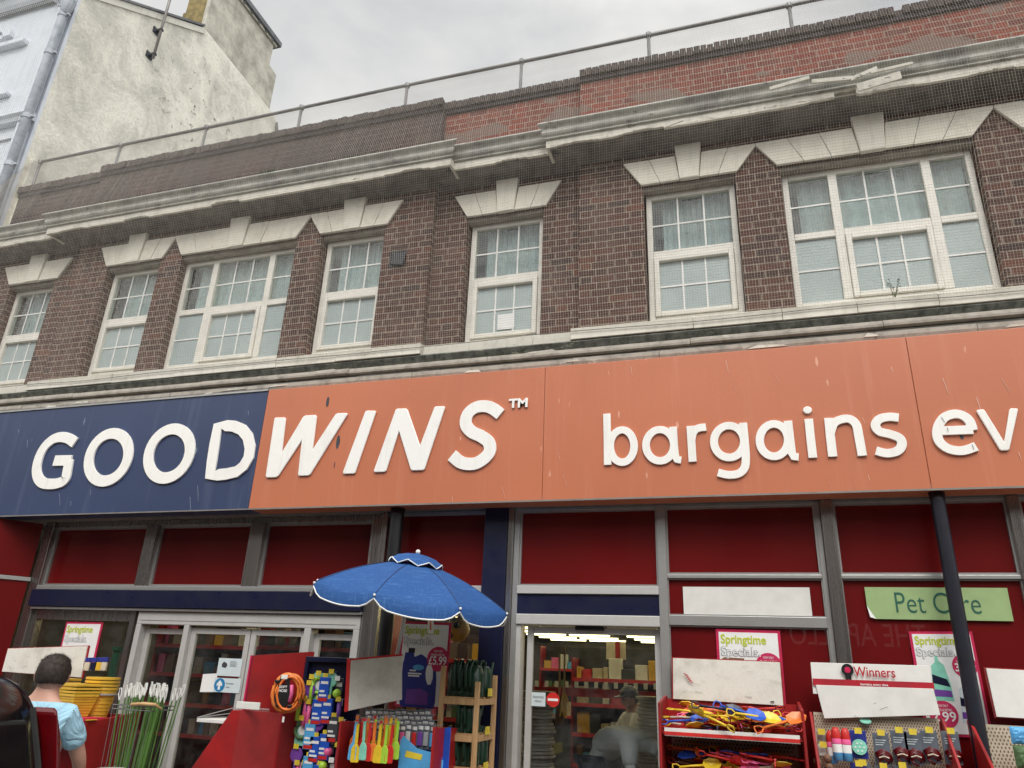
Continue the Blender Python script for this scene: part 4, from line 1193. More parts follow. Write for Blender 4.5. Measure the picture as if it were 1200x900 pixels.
def person(name_label, loc, rz, P, shirt, trousers, headR, hair='hair', cap=None, sleeve=.55, body_mat='skin'):
    """P: joint positions (local, facing -Y)"""
    t = thing('person', name_label, 'person', loc, rz)
    V = {k: (Vector(p), r) for k, (p, r) in P.items()}
    E = [('pelvis', 'waist'), ('waist', 'chest'), ('chest', 'neck'), ('neck', 'skull')]
    for s in 'lr':
        E += [('chest', s+'sh'), (s+'sh', s+'el'), (s+'el', s+'wr'), ('pelvis', s+'hip'), (s+'hip', s+'kn'), (s+'kn', s+'an'), (s+'an', s+'toe')]
    skin_mesh('body', V, E, body_mat, t)
    k = 1.20
    sh = {}
    for n_ in ('pelvis', 'waist', 'chest', 'lsh', 'rsh'):
        r = V[n_][1]; sh[n_] = (V[n_][0], tuple(x*k+.006 for x in r) if isinstance(r, tuple) else r*k+.014)
    sh['neck'] = (V['chest'][0].lerp(V['neck'][0], .80), .070)
    Es = [('pelvis', 'waist'), ('waist', 'chest'), ('chest', 'neck'), ('chest', 'lsh'), ('chest', 'rsh')]
    for s in 'lr':
        e = V[s+'sh'][0].lerp(V[s+'el'][0], sleeve+.2); sh[s+'sl'] = (e, .066); Es.append((s+'sh', s+'sl'))
    skin_mesh('shirt', sh, Es, shirt, t, root='chest')
    tr = {'pelvis': (V['pelvis'][0], tuple(x*1.06+.004 for x in V['pelvis'][1]) if isinstance(V['pelvis'][1], tuple) else V['pelvis'][1]*1.08)}
    Et = []
    for s in 'lr':
        tr[s+'hip'] = (V[s+'hip'][0], .105); tr[s+'kn'] = (V[s+'kn'][0], .078); tr[s+'an'] = (V[s+'an'][0]+Vector((0, 0, .02)), .062); Et += [('pelvis', s+'hip'), (s+'hip', s+'kn'), (s+'kn', s+'an')]
    skin_mesh('trousers', tr, Et, trousers, t)
    for s in 'lr':
        a = V[s+'an'][0]; b_ = V[s+'toe'][0]; mb = MB()
        sk = {'a': (a-Vector((0, -.02, .035)), (.045, .04)), 'b': (a.lerp(b_, .5)-Vector((0, 0, .02)), (.05, .035)), 'c': (b_+Vector((0, 0, 0)), (.042, .025))}
        mb.bm.free(); skin_mesh('shoe', sk, [('a', 'b'), ('b', 'c')], 'rubber', t, 1, 1, 'a')
        w = V[s+'wr'][0]; el = V[s+'el'][0]; dd = w-el
        hand(t, w, dd, Vector((1 if s == 'l' else -1, 0, .2)), 1 if s == 'l' else -1)
    head(t, V['skull'][0], headR, hair, cap)
    return t
def stand_pose(h=1.0, lean=0., reach=0.):
    f = lambda x, y, z, r: (Vector((x, y, z))*h, r)
    P = {'pelvis': f(0, 0, .95, (.150*h, .115*h)), 'waist': f(0, -lean*.1, 1.12, (.142*h, .10*h)), 'chest': f(0, -lean*.3, 1.33, (.165*h, .12*h)), 'neck': f(0, -lean*.5, 1.49, .056*h), 'skull': f(0, -lean*.6-.015, 1.615, .075*h)}
    for s, m_ in (('l', 1), ('r', -1)):
        P[s+'sh'] = f(m_*.175, -lean*.3, 1.385, .060*h); P[s+'el'] = f(m_*.24, -lean*.3-.03-reach*.12, 1.14+.02*reach, .043*h); P[s+'wr'] = f(m_*(.25-.08*reach), -lean*.3-.10-reach*.26, .90+reach*.12, .03*h)
        P[s+'hip'] = f(m_*.09, 0, .88, .085*h); P[s+'kn'] = f(m_*.10, -.01, .48, .058*h); P[s+'an'] = f(m_*.10, .02, .09, .04*h); P[s+'toe'] = f(m_*.115, -.15, .03, .03*h)
    return P
# man seen from behind in front of the left-hand display
pm = at(54, 800, -2.75)
hm = 1.565/1.76
man = person('man seen from behind in a pale blue T-shirt, short dark hair, beside the black car', (pm.x-.02, -2.75, .1), R_(200), stand_pose(.90, .12, .8), 'shirt_blue', 'jeans', Matrix.Rotation(R_(18), 3, 'Z') @ Matrix.Rotation(R_(6), 3, 'X'))
# two shoppers inside the right-hand door
pb_ = at(700, 890, 1.3)
P = stand_pose(.97, 0, 0)
def bend(P, h):
    f = lambda x, y, z, r: (Vector((x, y, z))*h, r)
    P['waist'] = f(0, -.13, 1.05, (.15*h, .12*h)); P['chest'] = f(0, -.36, 1.06, (.165*h, .135*h)); P['neck'] = f(0, -.54, 1.0, .052*h); P['skull'] = f(0, -.66, .95, .07*h)
    for s, m_ in (('l', 1), ('r', -1)):
        P[s+'sh'] = f(m_*.18, -.40, 1.04, .065*h); P[s+'el'] = f(m_*.22, -.45, .78, .043*h); P[s+'wr'] = f(m_*.18, -.58, .58, .03*h)
    return P
pl = at(722, 885, 1.15)
person('shopper in a grey top bending forward just inside the right-hand door', (px_at_z(728, 1.1, 1.15)-.2, 1.15, .1), R_(68), bend(P, 1.03), 'shirt_grey', 'jeans', Matrix.Rotation(R_(60), 3, 'X'), body_mat='shirt_grey')
person('child in a black cap and white T-shirt behind the bending shopper', (px_at_z(742, 1.5, 2.1), 2.1, .1), R_(-60), stand_pose(.86, .05, .8), 'white_board', 'jeans', Matrix.Rotation(R_(10), 3, 'X'), cap='black')

# ================================================================ PARKED CAR
def car():
    t = thing('parked_car', 'black car at the lower left edge, its tall red tail lamp showing', 'car', (-2.62, -4.27, -.004))
    # side profile (x forward = -X), rear face at x=0
    top = [(0, .42), (-.03, .95), (.0, 1.02), (-.03, 1.08), (-.09, 1.36), (-.14, 1.50), (-.26, 1.585), (-.60, 1.63), (-1.1, 1.65), (-1.9, 1.60), (-2.35, 1.50), (-3.05, 1.10), (-3.3, 1.02), (-4.0, .88), (-4.2, .70), (-4.22, .35)]
    NW = 16; mb = MB(); rings = []
    def half(z): return .87-(.0 if z < 1.0 else (z-1.0)**1.25*.22)
    pts = smooth_pts(top, False, 4)
    rows = []
    for p in pts:
        x, z = p.x, p.y; row = []
        hw = half(z)
        for k in range(NW+1):
            s = -1+2*k/NW; e = math.copysign(abs(s)**.8, s)
            drop = (abs(s)**6)*.07
            xin = (abs(s)**5)*.10 if x > -1.0 else (-(abs(s)**5)*.12 if x < -3.3 else 0)
            row.append(mb.bm.verts.new((x-xin, hw*e, z-drop)))
        rows.append(row)
    for A, B in zip(rows, rows[1:]):
        for k in range(NW): mb.face((A[k], A[k+1], B[k+1], B[k]))
    for k in (0, NW):
        lo = [mb.bm.verts.new((r[k].co.x, math.copysign(.86, r[k].co.y), .30)) for r in rows]
        for i in range(len(rows)-1): mb.face((rows[i][k], rows[i+1][k], lo[i+1], lo[i]) if k else (rows[i+1][k], rows[i][k], lo[i], lo[i+1]))
    mb.build('body', 'black_gloss', t, smooth=True)
    # rear window
    mb = MB(); mb.prism([(-.050, -.66, 1.10), (-.050, .66, 1.10), (-.125, .62, 1.42), (-.125, -.62, 1.42)], (.03, 0, .0)); mb.build('rear_window', 'black_gloss', t, bev=.02)
    mb = MB(); mb.tube([(-.045, .68, 1.0), (-.06, .68, 1.25), (-.12, .64, 1.46)], .012, 6); mb.build('window_seal', 'rubber', t)
    for s in (1, -1):
        pts_ = [(-.06, s*.775, .98), (-.09, s*.868, .99), (-.12, s*.868, 1.12), (-.17, s*.835, 1.36), (-.20, s*.805, 1.46), (-.16, s*.785, 1.44), (-.09, s*.80, 1.15)]
        mb = MB(); mb.prism([(p[0]+.02, p[1], p[2]) for p in pts_], (-.11, -s*.02, 0)); mb.build('tail_lamp', 'lamp_red', t, bev=.012)
        mb = MB(); mb.box(-.22, -.01, s*.80-.10, s*.80+.12, .80, .97); mb.build('lamp_housing', 'rubber', t, bev=.025)
    mb = MB(); mb.box(-.25, .07, -.84, .84, .34, .62); mb.build('rear_bumper', 'rubber', t, bev=.05)
    mb = MB(); mb.box(-.02, .02, -.26, .26, .72, .84); mb.build('number_plate', 'price_yellow', t, bev=.004)
    mb = MB(); mb.lathe([(.038, 0), (.05, .005), (.05, .012), (.038, .018)], 0.0, .5, .98, 16, Matrix.Rotation(R_(90), 3, 'Y')); mb.build('badge', 'alu', t)
    for x in (-.75, -3.4):
        for s in (-1, 1):
            mb = MB(); mb.lathe([(.2, -.11), (.31, -.11), (.33, -.08), (.33, .08), (.31, .11), (.2, .11)], x, s*.78, .33, 24, Matrix.Rotation(R_(90), 3, 'X')); wv = mb.build('wheel', 'rubber', t, smooth=False)
            mb = MB(); mb.lathe([(.03, -.115), (.19, -.112), (.2, -.09), (.2, .09), (.19, .112), (.03, .115)], x, s*.78, .33, 16, Matrix.Rotation(R_(90), 3, 'X')); mb.build('rim', 'alu', wv)
    return t
car()

# ================================================================ POSTERS
def poster(quad, Y, label, kind, parent_name='poster', hide=None):
    A, B, D = at(*quad[0], Y), at(*quad[1], Y), at(*quad[2], Y)
    w = (B-A).length; h = (D-A).length; roll = math.atan2(B.z-A.z, B.x-A.x)
    t = thing(parent_name, label, 'poster', tuple(A)); t.rotation_euler = (0, -roll, 0)
    mb = MB(); mb.box(0, w, 0, .006, -h, 0); mb.build('backing', 'crimson', t)
    e = .022*w/.5
    mb = MB(); mb.box(e, w-e, -.003, -.0005, -h+e, -e); mb.build('sheet', 'white', t)
    text('lettering', 'Springtime', w*.19, e*1.6, -.005, -e-w*.17, 'lime_ink', t, .0008, .004*w, width=w*.70)
    text('lettering_outline', 'Specials.', w*.19, e*1.6-.006*w, -.005, -e-w*.36, 'grey_ink', t, .0004, .008*w, width=w*.60+.016*w)
    text('lettering', 'Specials.', w*.19, e*1.6, -.0062, -e-w*.36, 'white', t, .0004, 0, width=w*.60)
    def spot(cx, cz, r, txt, small='NOW'):
        mb = MB(); mb.lathe([(r, 0), (r, .002)], cx, -.004, cz, 28, Matrix.Rotation(R_(90), 3, 'X')); o = mb.build('price_spot', 'magenta_ink', t)
        text('price', txt, r*.95, cx, -.0075, cz-r*.45, 'white', t, .0005, .003*w, 'CENTER', width=r*1.65)
        for q, s_ in ((.55, .8), (.25, 1.3)):
            text('lettering', ('NOW ONLY', 'TRADE & RETAIL')[q < .5], r*.26, cx, -.0075, cz+r*q, 'white', t, .0004, 0, 'CENTER', width=r*s_)
    if kind == 'jug':
        jx, jz = w*.45, -h*.605
        k = w/200.
        J = [(-85, -195), (-92, -160), (-90, 60), (-86, 75), (-84, 118), (-80, 122), (-38, 122), (-36, 100), (-30, 98), (0, 115), (22, 100), (60, 60), (82, 20), (88, -40), (90, -170), (84, -195), (74, -202), (-76, -202)]
        ft = .80
        mb = MB(); mb.xz([(jx+x*k*ft*.98, jz+z*k*ft*.72) for x, z in J], -.0045, -.003); mb.build('jug_picture', 'jug_blue', t)
        mb = MB(); mb.xz([(jx+x*k*ft, jz+z*k*ft*.72) for x, z in [(-66, 122), (-34, 122), (-34, 150), (-66, 150)]], -.0045, -.003); mb.build('jug_cap', 'black', t)
        H = [(38, 52), (56, 50), (66, 20), (68, -28), (60, -62), (46, -66), (36, -40), (30, 0), (32, 35)]
        mb = MB(); mb.xz([(jx+x*k*ft*1.0, jz+z*k*ft*.72) for x, z in H], -.0062, -.005); mb.build('handle_gap', 'white', t)
        mb = MB()
        for z, a_, b_ in ((10, -52, -20), (-8, -58, 10), (-22, -56, 0)): mb.xz([(jx+x*k*ft, jz+q*k*ft*.72) for x, q in [(a_, z), (b_, z), (b_, z+9), (a_, z+9)]], -.0062, -.005)
        mb.build('label_line', 'white', t)
        mb = MB(); mb.xz([(jx+x*k*ft, jz+z*k*ft*.72) for x, z in [(-58, -185), (52, -185), (50, -110), (10, -90), (-58, -100)]], -.0062, -.005); mb.build('label_picture', 'purple', t)
        mb = MB(); mb.xz([(jx+x*k*ft, jz+z*k*ft*.72) for x, z in ell(-8, 34, 28, 17, n=16)], -.0062, -.005); mb.build('label_badge', 'sky_blue', t)
        spot(w*.79, -e-w*.60, w*.215, '£5.99')
    elif kind == 'box':
        mb = MB(); mb.xz([(e*1.6, -w*.62), (w*.40, -w*.62), (w*.42, -w*.44), (w*.12, -w*.43), (e*1.6, -w*.46)], -.005, -.003); mb.build('box_picture', 'brown_goods', t)
        spot(w*.79, -e-w*.50, w*.2, '7.99')
    elif kind == 'left':
        spot(w*.62, -e-w*.66, w*.17, '3.99')
        mb = MB(); mb.xz([(e*2, -w*.62), (w*.42, -w*.62), (w*.42, -w*.54), (e*2, -w*.54)], -.005, -.003); mb.build('box_picture', 'grey_ink', t)
    elif kind == 'bottles':
        for cx, cz, s_, cA, cB in ((w*.36, -h*.30, 1.0, 'charcoal', 'teal'), (w*.72, -h*.52, .95, 'sky_blue', 'pale_sticker')):
            q = w*s_
            mb = MB(); mb.xz([(cx+x*q, cz+z*q) for x, z in [(-.03, .0), (-.02, .12), (.02, .12), (.03, .02), (.10, -.05), (.15, -.35), (.16, -.62), (-.14, -.62), (-.12, -.30), (-.10, -.06)]], -.005, -.003); mb.build('bottle_picture', cB, t)
            mb = MB(); mb.xz([(cx+x*q, cz+z*q) for x, z in [(-.11, -.20), (.11, -.28), (.14, -.40), (-.12, -.34)]], -.0062, -.0052); mb.build('label_picture', 'navy', t)
            mb = MB(); mb.xz([(cx+x*q, cz+z*q) for x, z in [(-.12, -.44), (.14, -.46), (.15, -.56), (-.13, -.55)]], -.0062, -.0052); mb.build('label_picture', 'purple', t)
        spot(w*.32, -h*.80, w*.22, '2.99'); spot(w*.78, -e-w*.52, w*.19, '3.49')
    return t
poster([(472, 728), (529, 730), (466, 828)], -.32, 'large Springtime Specials poster with a blue jug and £5.99 under the parasol', 'jug')
poster([(838.5, 737), (914, 739), (843, 826)], .045, 'Springtime Specials poster behind the white board of the beach toy stand', 'box')
poster([(1064.5, 740), (1139, 740), (1080, 862)], .045, 'tall Springtime Specials poster with two bottles below the Pet Care sign', 'bottles')
poster([(78, 728.5), (121, 729), (71, 775)], SL+.0, 'small Springtime Specials poster in the window at the far left', 'left')

# Pet Care sign and blank white panel on the glass
Y = SR-.012
q = [(1013, 688), (1182, 688), (1188, 728), (1018, 727)]
A, B = at(*q[0], Y), at(*q[2], Y); 
t = thing('pet_care_sign', 'pale green Pet Care sign on the red glass behind the dark column', 'sign', (A.x, Y, B.z))
w, h = B.x-A.x-.0, A.z-B.z
mb = MB(); mb.prism([(.05, 0, 0), (w, 0, 0), (w, 0, h), (0, 0, h), (0, 0, .09)], (0, .006, 0)); mb.build('board', 'petcare_green', t)
mb = MB(); mb.prism([(0, -.001, .09), (.05, -.001, 0), (.012, -.006, .012)], (0, .001, 0)); mb.build('peeled_corner', 'white', t)
tx0, tx1 = at(1049, 720, Y).x-A.x, at(1149, 720, Y).x-A.x
zb_ = at(1055, 718, Y).z-B.z
text('lettering', 'Pet Care', .21, tx0, -.002, zb_, 'petcare_text', t, .0008, -.0015, width=tx1-tx0)
A, B = at(800, 686, Y), at(952, 722, Y)
t = thing('blank_panel', 'blank white panel on the red glass right of the single door', 'sign', (A.x, Y, B.z))
mb = MB(); mb.box(0, B.x-A.x, 0, .006, 0, A.z-B.z-.01); mb.build('board', 'white_board', t)

# door stickers
def sticker_noentry():
    p = at(648, 820, SR+.035)
    t = thing('no_entry_sticker', 'round red no entry sticker on the right-hand glass door', 'sticker', tuple(p))
    mb = MB(); mb.lathe([(.054, 0), (.054, .001)], 0, 0, 0, 30, Matrix.Rotation(R_(90), 3, 'X')); mb.build('disc', 'red', t)
    mb = MB(); mb.box(-.042, .042, -.0025, -.001, -.009, .009); mb.build('bar', 'white', t)
    A = at(623, 811, SR+.035); B = at(639, 828, SR+.035)
    t = thing('door_sticker', 'small pale Automatic door sticker beside the red no entry sticker', 'sticker', (A.x, A.y, B.z))
    w, h = B.x-A.x, A.z-B.z; mb = MB(); mb.box(0, w, 0, .001, 0, h); mb.build('sheet', 'pale_sticker', t)
    text('lettering', 'Automatic', .03, w/2, -.001, h*.58, 'charcoal', t, .0003, 0, 'CENTER', width=w*.8); text('lettering', 'door', .03, w/2, -.001, h*.28, 'charcoal', t, .0003, 0, 'CENTER')
sticker_noentry()
yd = SL-.006
A = at(252, 794, yd); B = at(272, 812, yd)
t = thing('arrow_sticker', 'round blue white-arrow Automatic door sticker on the left-hand sliding door', 'sticker', (A.x, yd, B.z)); w = B.x-A.x; h = A.z-B.z
mb = MB(); mb.box(0, w*1.35, 0, .001, 0, h); mb.build('sheet', 'pale_sticker', t)
mb = MB(); mb.lathe([(h*.48, 0), (h*.48, .001)], h*.52, -.0005, h*.5, 28, Matrix.Rotation(R_(90), 3, 'X')); mb.build('disc', 'sticker_blue', t)
mb = MB(); c_ = h*.52; mb.xz([(c_-.012, h*.16), (c_+.012, h*.16), (c_+.012, h*.5), (c_+.03, h*.42), (c_+.03, h*.58), (c_, h*.84), (c_-.03, h*.58), (c_-.03, h*.42), (c_-.012, h*.5)], -.004, -.002); mb.build('arrow', 'white', t)
text('lettering', 'Automatic', .022, h*1.06, -.001, h*.58, 'charcoal', t, .0003, 0, width=w*.4); text('lettering', 'door', .022, h*1.1, -.001, h*.32, 'charcoal', t, .0003, 0)
A = at(257, 771, yd); B = at(281, 793, yd)
t = thing('door_notice', 'pale printed notice above the blue arrow sticker on the sliding door', 'notice', (A.x, yd, B.z)); w = B.x-A.x; h = A.z-B.z
mb = MB(); mb.box(0, w, 0, .001, 0, h); mb.build('sheet', 'pale_sticker', t)
mb = MB()
for i in range(5): mb.box(w*.5, w*(.75+.04*(i % 3)), -.002, -.0008, h*(.82-i*.07), h*(.835-i*.07))
mb.build('small_print', 'charcoal', t)
mb = MB(); mb.xz([(w*.18, h*.5), (w*.34, h*.45), (w*.40, h*.6), (w*.36, h*.72), (w*.24, h*.8), (w*.16, h*.66)], -.002, -.0008); mb.build('emblem', 'charcoal', t)
t = thing('paper_sheet', 'plain white paper taped behind the sliding door left of the arrow sticker', 'paper', (0, 0, 0))
mb = MB(); slab4(mb, [(238, 790), (255, 789), (251, 811), (234, 811)], yd+.001, .001); mb.build('sheet', 'white', t)

# ================================================================ BEACH PARASOL
cp = at(487, 690, -.85)
t = thing('parasol', 'tilted blue fabric beach parasol with white piping above the display stands', 'parasol', (cp.x, -.85, 0))
UM = Matrix.Translation((-.055, 0, 1)) 
rimz = at(482, 697, -.85).z
RU = (at(590, 713, -.85)-at(371, 680, -.85)).length/2
ctr = (at(590, 713, -.85)+at(371, 681, -.85))/2
Tm = Matrix.Translation((ctr.x-cp.x, 0, ctr.z)) @ Matrix.Rotation(R_(7), 4, 'Y') @ Matrix.Rotation(R_(5), 4, 'X') @ Matrix.Rotation(R_(8), 4, 'Z')
hU = .245; RU *= .955; ctr = ctr+Vector((.035, 0, 0))
Tm = Matrix.Translation((ctr.x-cp.x, 0, ctr.z-.01)) @ Matrix.Rotation(R_(8.5), 4, 'Y') @ Matrix.Rotation(R_(4), 4, 'X') @ Matrix.Rotation(R_(8), 4, 'Z')
def cz(r): return hU*(1-(r/RU)**1.75)
def canopy(off=0., name='canopy', mat='denim', r0=.10, r1=RU, lift=0, val=True):
    mb = MB(); NR, NA = 10, 12
    rows = []
    for i in range(NR+1):
        r = r0+(r1-r0)*i/NR; row = []
        for k in range(8*NA):
            a = 2*math.pi*k/(8*NA); f = (k % NA)/NA; sag = math.sin(math.pi*f)
            rr = r*(1-.055*sag*(i/NR)**.7); z = cz(r)-.034*sag*(i/NR)+lift+off
            row.append(mb.bm.verts.new(Tm @ Vector((rr*math.cos(a), rr*math.sin(a), z))))
        rows.append(row)
    if val:
        row = []
        for k in range(8*NA):
            a = 2*math.pi*k/(8*NA); f = (k % NA)/NA; sag = math.sin(math.pi*f)
            d = .075 if 0 < k % NA else .028
            if k % NA in (1, NA-1): d = .062
            rr = r1*(1-.055*sag)*(1+.004); row.append(mb.bm.verts.new(Tm @ Vector((rr*math.cos(a), rr*math.sin(a), cz(r1)-.034*sag-d+lift+off))))
        rows.append(row)
    n = 8*NA
    for A, B in zip(rows, rows[1:]):
        for k in range(n): mb.face((A[k], A[(k+1) % n], B[(k+1) % n], B[k]))
    pts = [v.co.copy() for v in rows[-1]]
    o = mb.build(name, mat, t, smooth=True)
    mb = MB(); mb.tube([p-Vector((0, 0, .002)) for p in pts], .0055, 5, closed=True); mb.build('piping', 'bars', o)
    return o
canopy()
canopy(-.006, 'lining', 'canopy_lining', .10, RU-.01, 0, False)
# vent cap: scalloped little crown
mb = MB(); rows = []
for i, (r, z) in enumerate(((.01, .055), (.08, .047), (.15, .028), (.205, .0))):
    row = []
    for k in range(48):
        a = 2*math.pi*k/48; f = (k % 6)/6; tri = abs(2*f-1)
        dz = -.035*(1-tri) if i == 3 else 0
        row.append(mb.bm.verts.new(Tm @ Vector((r*math.cos(a), r*math.sin(a), hU+.012+z+dz))))
    rows.append(row)
for A, B in zip(rows, rows[1:]):
    for k in range(48): mb.face((A[k], A[(k+1) % 48], B[(k+1) % 48], B[k]))
pts = [v.co.copy() for v in rows[-1]]
o = mb.build('vent_cap', 'denim', t, smooth=True)
mb = MB(); mb.tube(pts, .0045, 5, closed=True); mb.build('piping', 'bars', o)
mb = MB(); mb.ball(Tm @ Vector((0, 0, hU+.08)), .018, 12, 8); mb.build('finial', 'bars', t, smooth=True)
p0 = Tm @ Vector((0, 0, hU)); p1 = Tm @ Vector((0, 0, -.75))
base = Vector((p1.x+(p1.x-p0.x)*.5, p1.y, .12))
pq = at(465, 768, -.60)-Vector((cp.x, -.85, 0)); mb = MB(); mb.tube([p0, pq, p0+(pq-p0)*((p0.z-.12)/(p0.z-pq.z))], .015, 10); mb.build('pole', 'alu_white', t, smooth=True)
for k in range(8):
    a = 2*math.pi*k/8; mb = MB(); mb.tube([Tm @ Vector((rr_*math.cos(a), rr_*math.sin(a), cz(rr_)+.001)) for rr_ in [.10+(RU-.10)*q_/12 for q_ in range(13)]], .0022, 5); mb.build('seam', 'navy', t)
    mb = MB(); mb.tube([Tm @ Vector((r*math.cos(a), r*math.sin(a), cz(r)-.012)) for r in (.05, RU*.4, RU*.7, RU*.985)], .004, 5); mb.build('rib', 'bars', t)
    mb = MB(); mb.ball(Tm @ Vector((RU*1.005*math.cos(a), RU*1.005*math.sin(a), -.006)), .009, 8, 6); mb.build('rib_tip', 'bars', t)
# strap with paper tag, and a white label on the left panel
a = R_(-78); q = Tm @ Vector((RU*math.cos(a)*.98, RU*math.sin(a)*.98, .03))
sp_ = at(508, 699, q.y-.02)-Vector((cp.x, -.85, 0)); 
mb = MB(); mb.box(sp_.x-.004, sp_.x+.004, sp_.y-.012, sp_.y-.008, sp_.z-.14, sp_.z+.01); mb.build('strap', 'navy', t)
mb = MB(); mb.box(sp_.x-.024, sp_.x+.024, sp_.y-.018, sp_.y-.016, sp_.z-.27, sp_.z-.10, Matrix.Rotation(R_(-7), 3, 'Y')); o = mb.build('paper_tag', 'white', t)
mb = MB(); mb.box(sp_.x-.006, sp_.x+.006, sp_.y-.0195, sp_.y-.0182, sp_.z-.245, sp_.z-.15, Matrix.Rotation(R_(-7), 3, 'Y')); mb.build('tag_print', 'orange', o)
from mathutils.bvhtree import BVHTree
cm = [c_ for c_ in t.children if c_.name.startswith('canopy')][0].data
bv = BVHTree.FromPolygons([v.co+Vector(t.location) for v in cm.vertices], [tuple(q_.vertices) for q_ in cm.polygons])
corn = []
for px, py in ((387, 672), (397, 671), (399, 676), (389, 677)):
    h_ = bv.ray_cast(CAM, ray(px, py).normalized())
    if h_[0] is None: break
    corn.append(h_[0]-ray(px, py).normalized()*.004-Vector(t.location))
if len(corn) == 4: mb = MB(); mb.prism(corn, (0, .002, 0)); mb.build('fabric_label', 'bars', t)

# ================================================================ SHOP INTERIOR
rs = random.Random(21)
tl = thing('strip_light', 'long glowing strip light under the shop ceiling', 'light', (0, 0, 2.94), group='strip lights under the shop ceiling')
mb = MB(); mb.box(-.62, .62, -.10, .10, -.05, -.01); mb.build('tube', 'tube_light', tl)
mb = MB(); mb.box(-.66, .66, -.12, .12, -.01, .03); mb.build('housing', 'white', tl)
first = True
for j in range(13):
    for x in (-6.3, -4.9, -3.1, -1.75, -.4, .95):
        y = 2.2+j*1.55
        if first: tl.location = (x, y, 2.94); first = False
        else: dup(tl, (x, y, 2.94))
GOODS = ['cream_goods', 'brown_goods', 'green_goods', 'red', 'charcoal', 'mustard', 'white_board', 'pink', 'sky_blue', 'interior_wall', 'brown_goods', 'cream_goods']
protos = {}
def carton(c):
    if c in protos: return None
    mb = MB(); mb.box(-.5, .5, -.5, .5, 0, 1); o = mb.build('boxed_product', c, None, bev=.04); tag(o, None, 'box'); protos[c] = o; return o
def shelving(x0, x1, y, levels, label, hgt=1.7, tags=True):
    t = thing('shelving_unit', label, 'shelves', ((x0+x1)/2, y, .11)); w = x1-x0
    mb = MB(); mb.box(-w/2, w/2, .18, .2, 0, hgt); mb.build('back_panel', 'interior_dark', t)
    for z in levels:
        mb = MB(); mb.box(-w/2, w/2, -.2, .18, z-.02, z); mb.build('shelf', 'white_board', t)
        mb = MB(); mb.box(-w/2, w/2, -.212, -.201, z-.04, z+.005); mb.build('price_strip', 'red', t)
    for s in (-w/2-.02, w/2):
        mb = MB(); mb.box(s, s+.02, -.2, .2, 0, hgt); mb.build('end_panel', 'red_stand', t)
    lab = 'assorted boxed product on the '+label.split(' ', 1)[1] if False else None
    for z in levels:
        x = x0+.04
        while x < x1-.16:
            ww = rs.uniform(.06, .17); hh = rs.uniform(.10, .26); c = rs.choice(GOODS)
            if rs.random() < .97:
                new = carton(c)
                o = new if new else dup(protos[c], (0, 0, 0))
                o.location = (x+ww/2, y-.05+rs.uniform(-.03, .03), .11+z); o.scale = (ww, rs.uniform(.12, .2), hh)
                COLN = {'cream_goods': 'cream', 'brown_goods': 'brown', 'green_goods': 'green', 'red': 'red', 'charcoal': 'black', 'mustard': 'mustard', 'white_board': 'white', 'pink': 'pink', 'sky_blue': 'light blue', 'interior_wall': 'grey'}
                o['label'] = COLN[c]+' boxed product on the '+label; o['group'] = 'boxed products inside the shop'
            x += ww+rs.uniform(.003, .02)
shelving(-2.3, .1, 4.2, (.55, .9, 1.25, 1.55), 'shelves behind the right-hand door', 1.8)
shelving(-3.9, -1.6, 8.5, (.9, 1.3, 1.7), 'shelves deep inside the shop', 2.1)
shelving(-4.6, -2.9, 3.0, (.7, 1.05, 1.4, 1.7), 'shelves inside the window beneath the parasol', 2.0)
shelving(-7.6, -5.9, 2.6, (.7, 1.05, 1.4, 1.75), 'shelves inside the far left window', 2.2)
shelving(-5.5, -3.9, 1.9, (.6, 1.0, 1.4, 1.75), 'shelves inside the sliding doors', 2.15)
# white price tickets hanging in a row behind the right-hand door
for i in range(14):
    px = 629+i*11.6
    p = at(px, 801+.3*i, 2.75)
    mb = MB(); mb.box(-.022, .022, -.002, .002, -.032, .032); o = mb.build('price_ticket', 'white_board', None, loc=tuple(p)); o.location = p
    tag(o, 'small white price ticket in the row inside the right-hand door', 'ticket', 'price tickets inside the right-hand door')
t = thing('ticket_rail', 'red ticket rail carrying price tickets inside the right-hand door', 'rail', (0, 0, 0))
A, B = at(622, 807, 2.78), at(786, 812, 2.78)
mb = MB(); mb.box(A.x, B.x, 2.77, 2.79, A.z-.06, A.z+.03); mb.build('rail', 'red_stand', t)
# ceiling banners
for i, (px, py, Y, c, w_, h_, l) in enumerate([(722, 772, 6.0, 'beige', .30, .5, 'tall beige end-of-aisle panel in view through the right-hand door'), (724, 772, 5.9, 'red_stand', .07, .5, 'narrow red banner against the beige panel inside the shop')]):
    p = at(px, py, Y); mb = MB(); mb.box(-w_/2, w_/2, -.02, .02, -h_/2, h_/2); o = mb.build('hanging_banner', c, None, bev=.005); o.location = p; tag(o, l, 'banner')
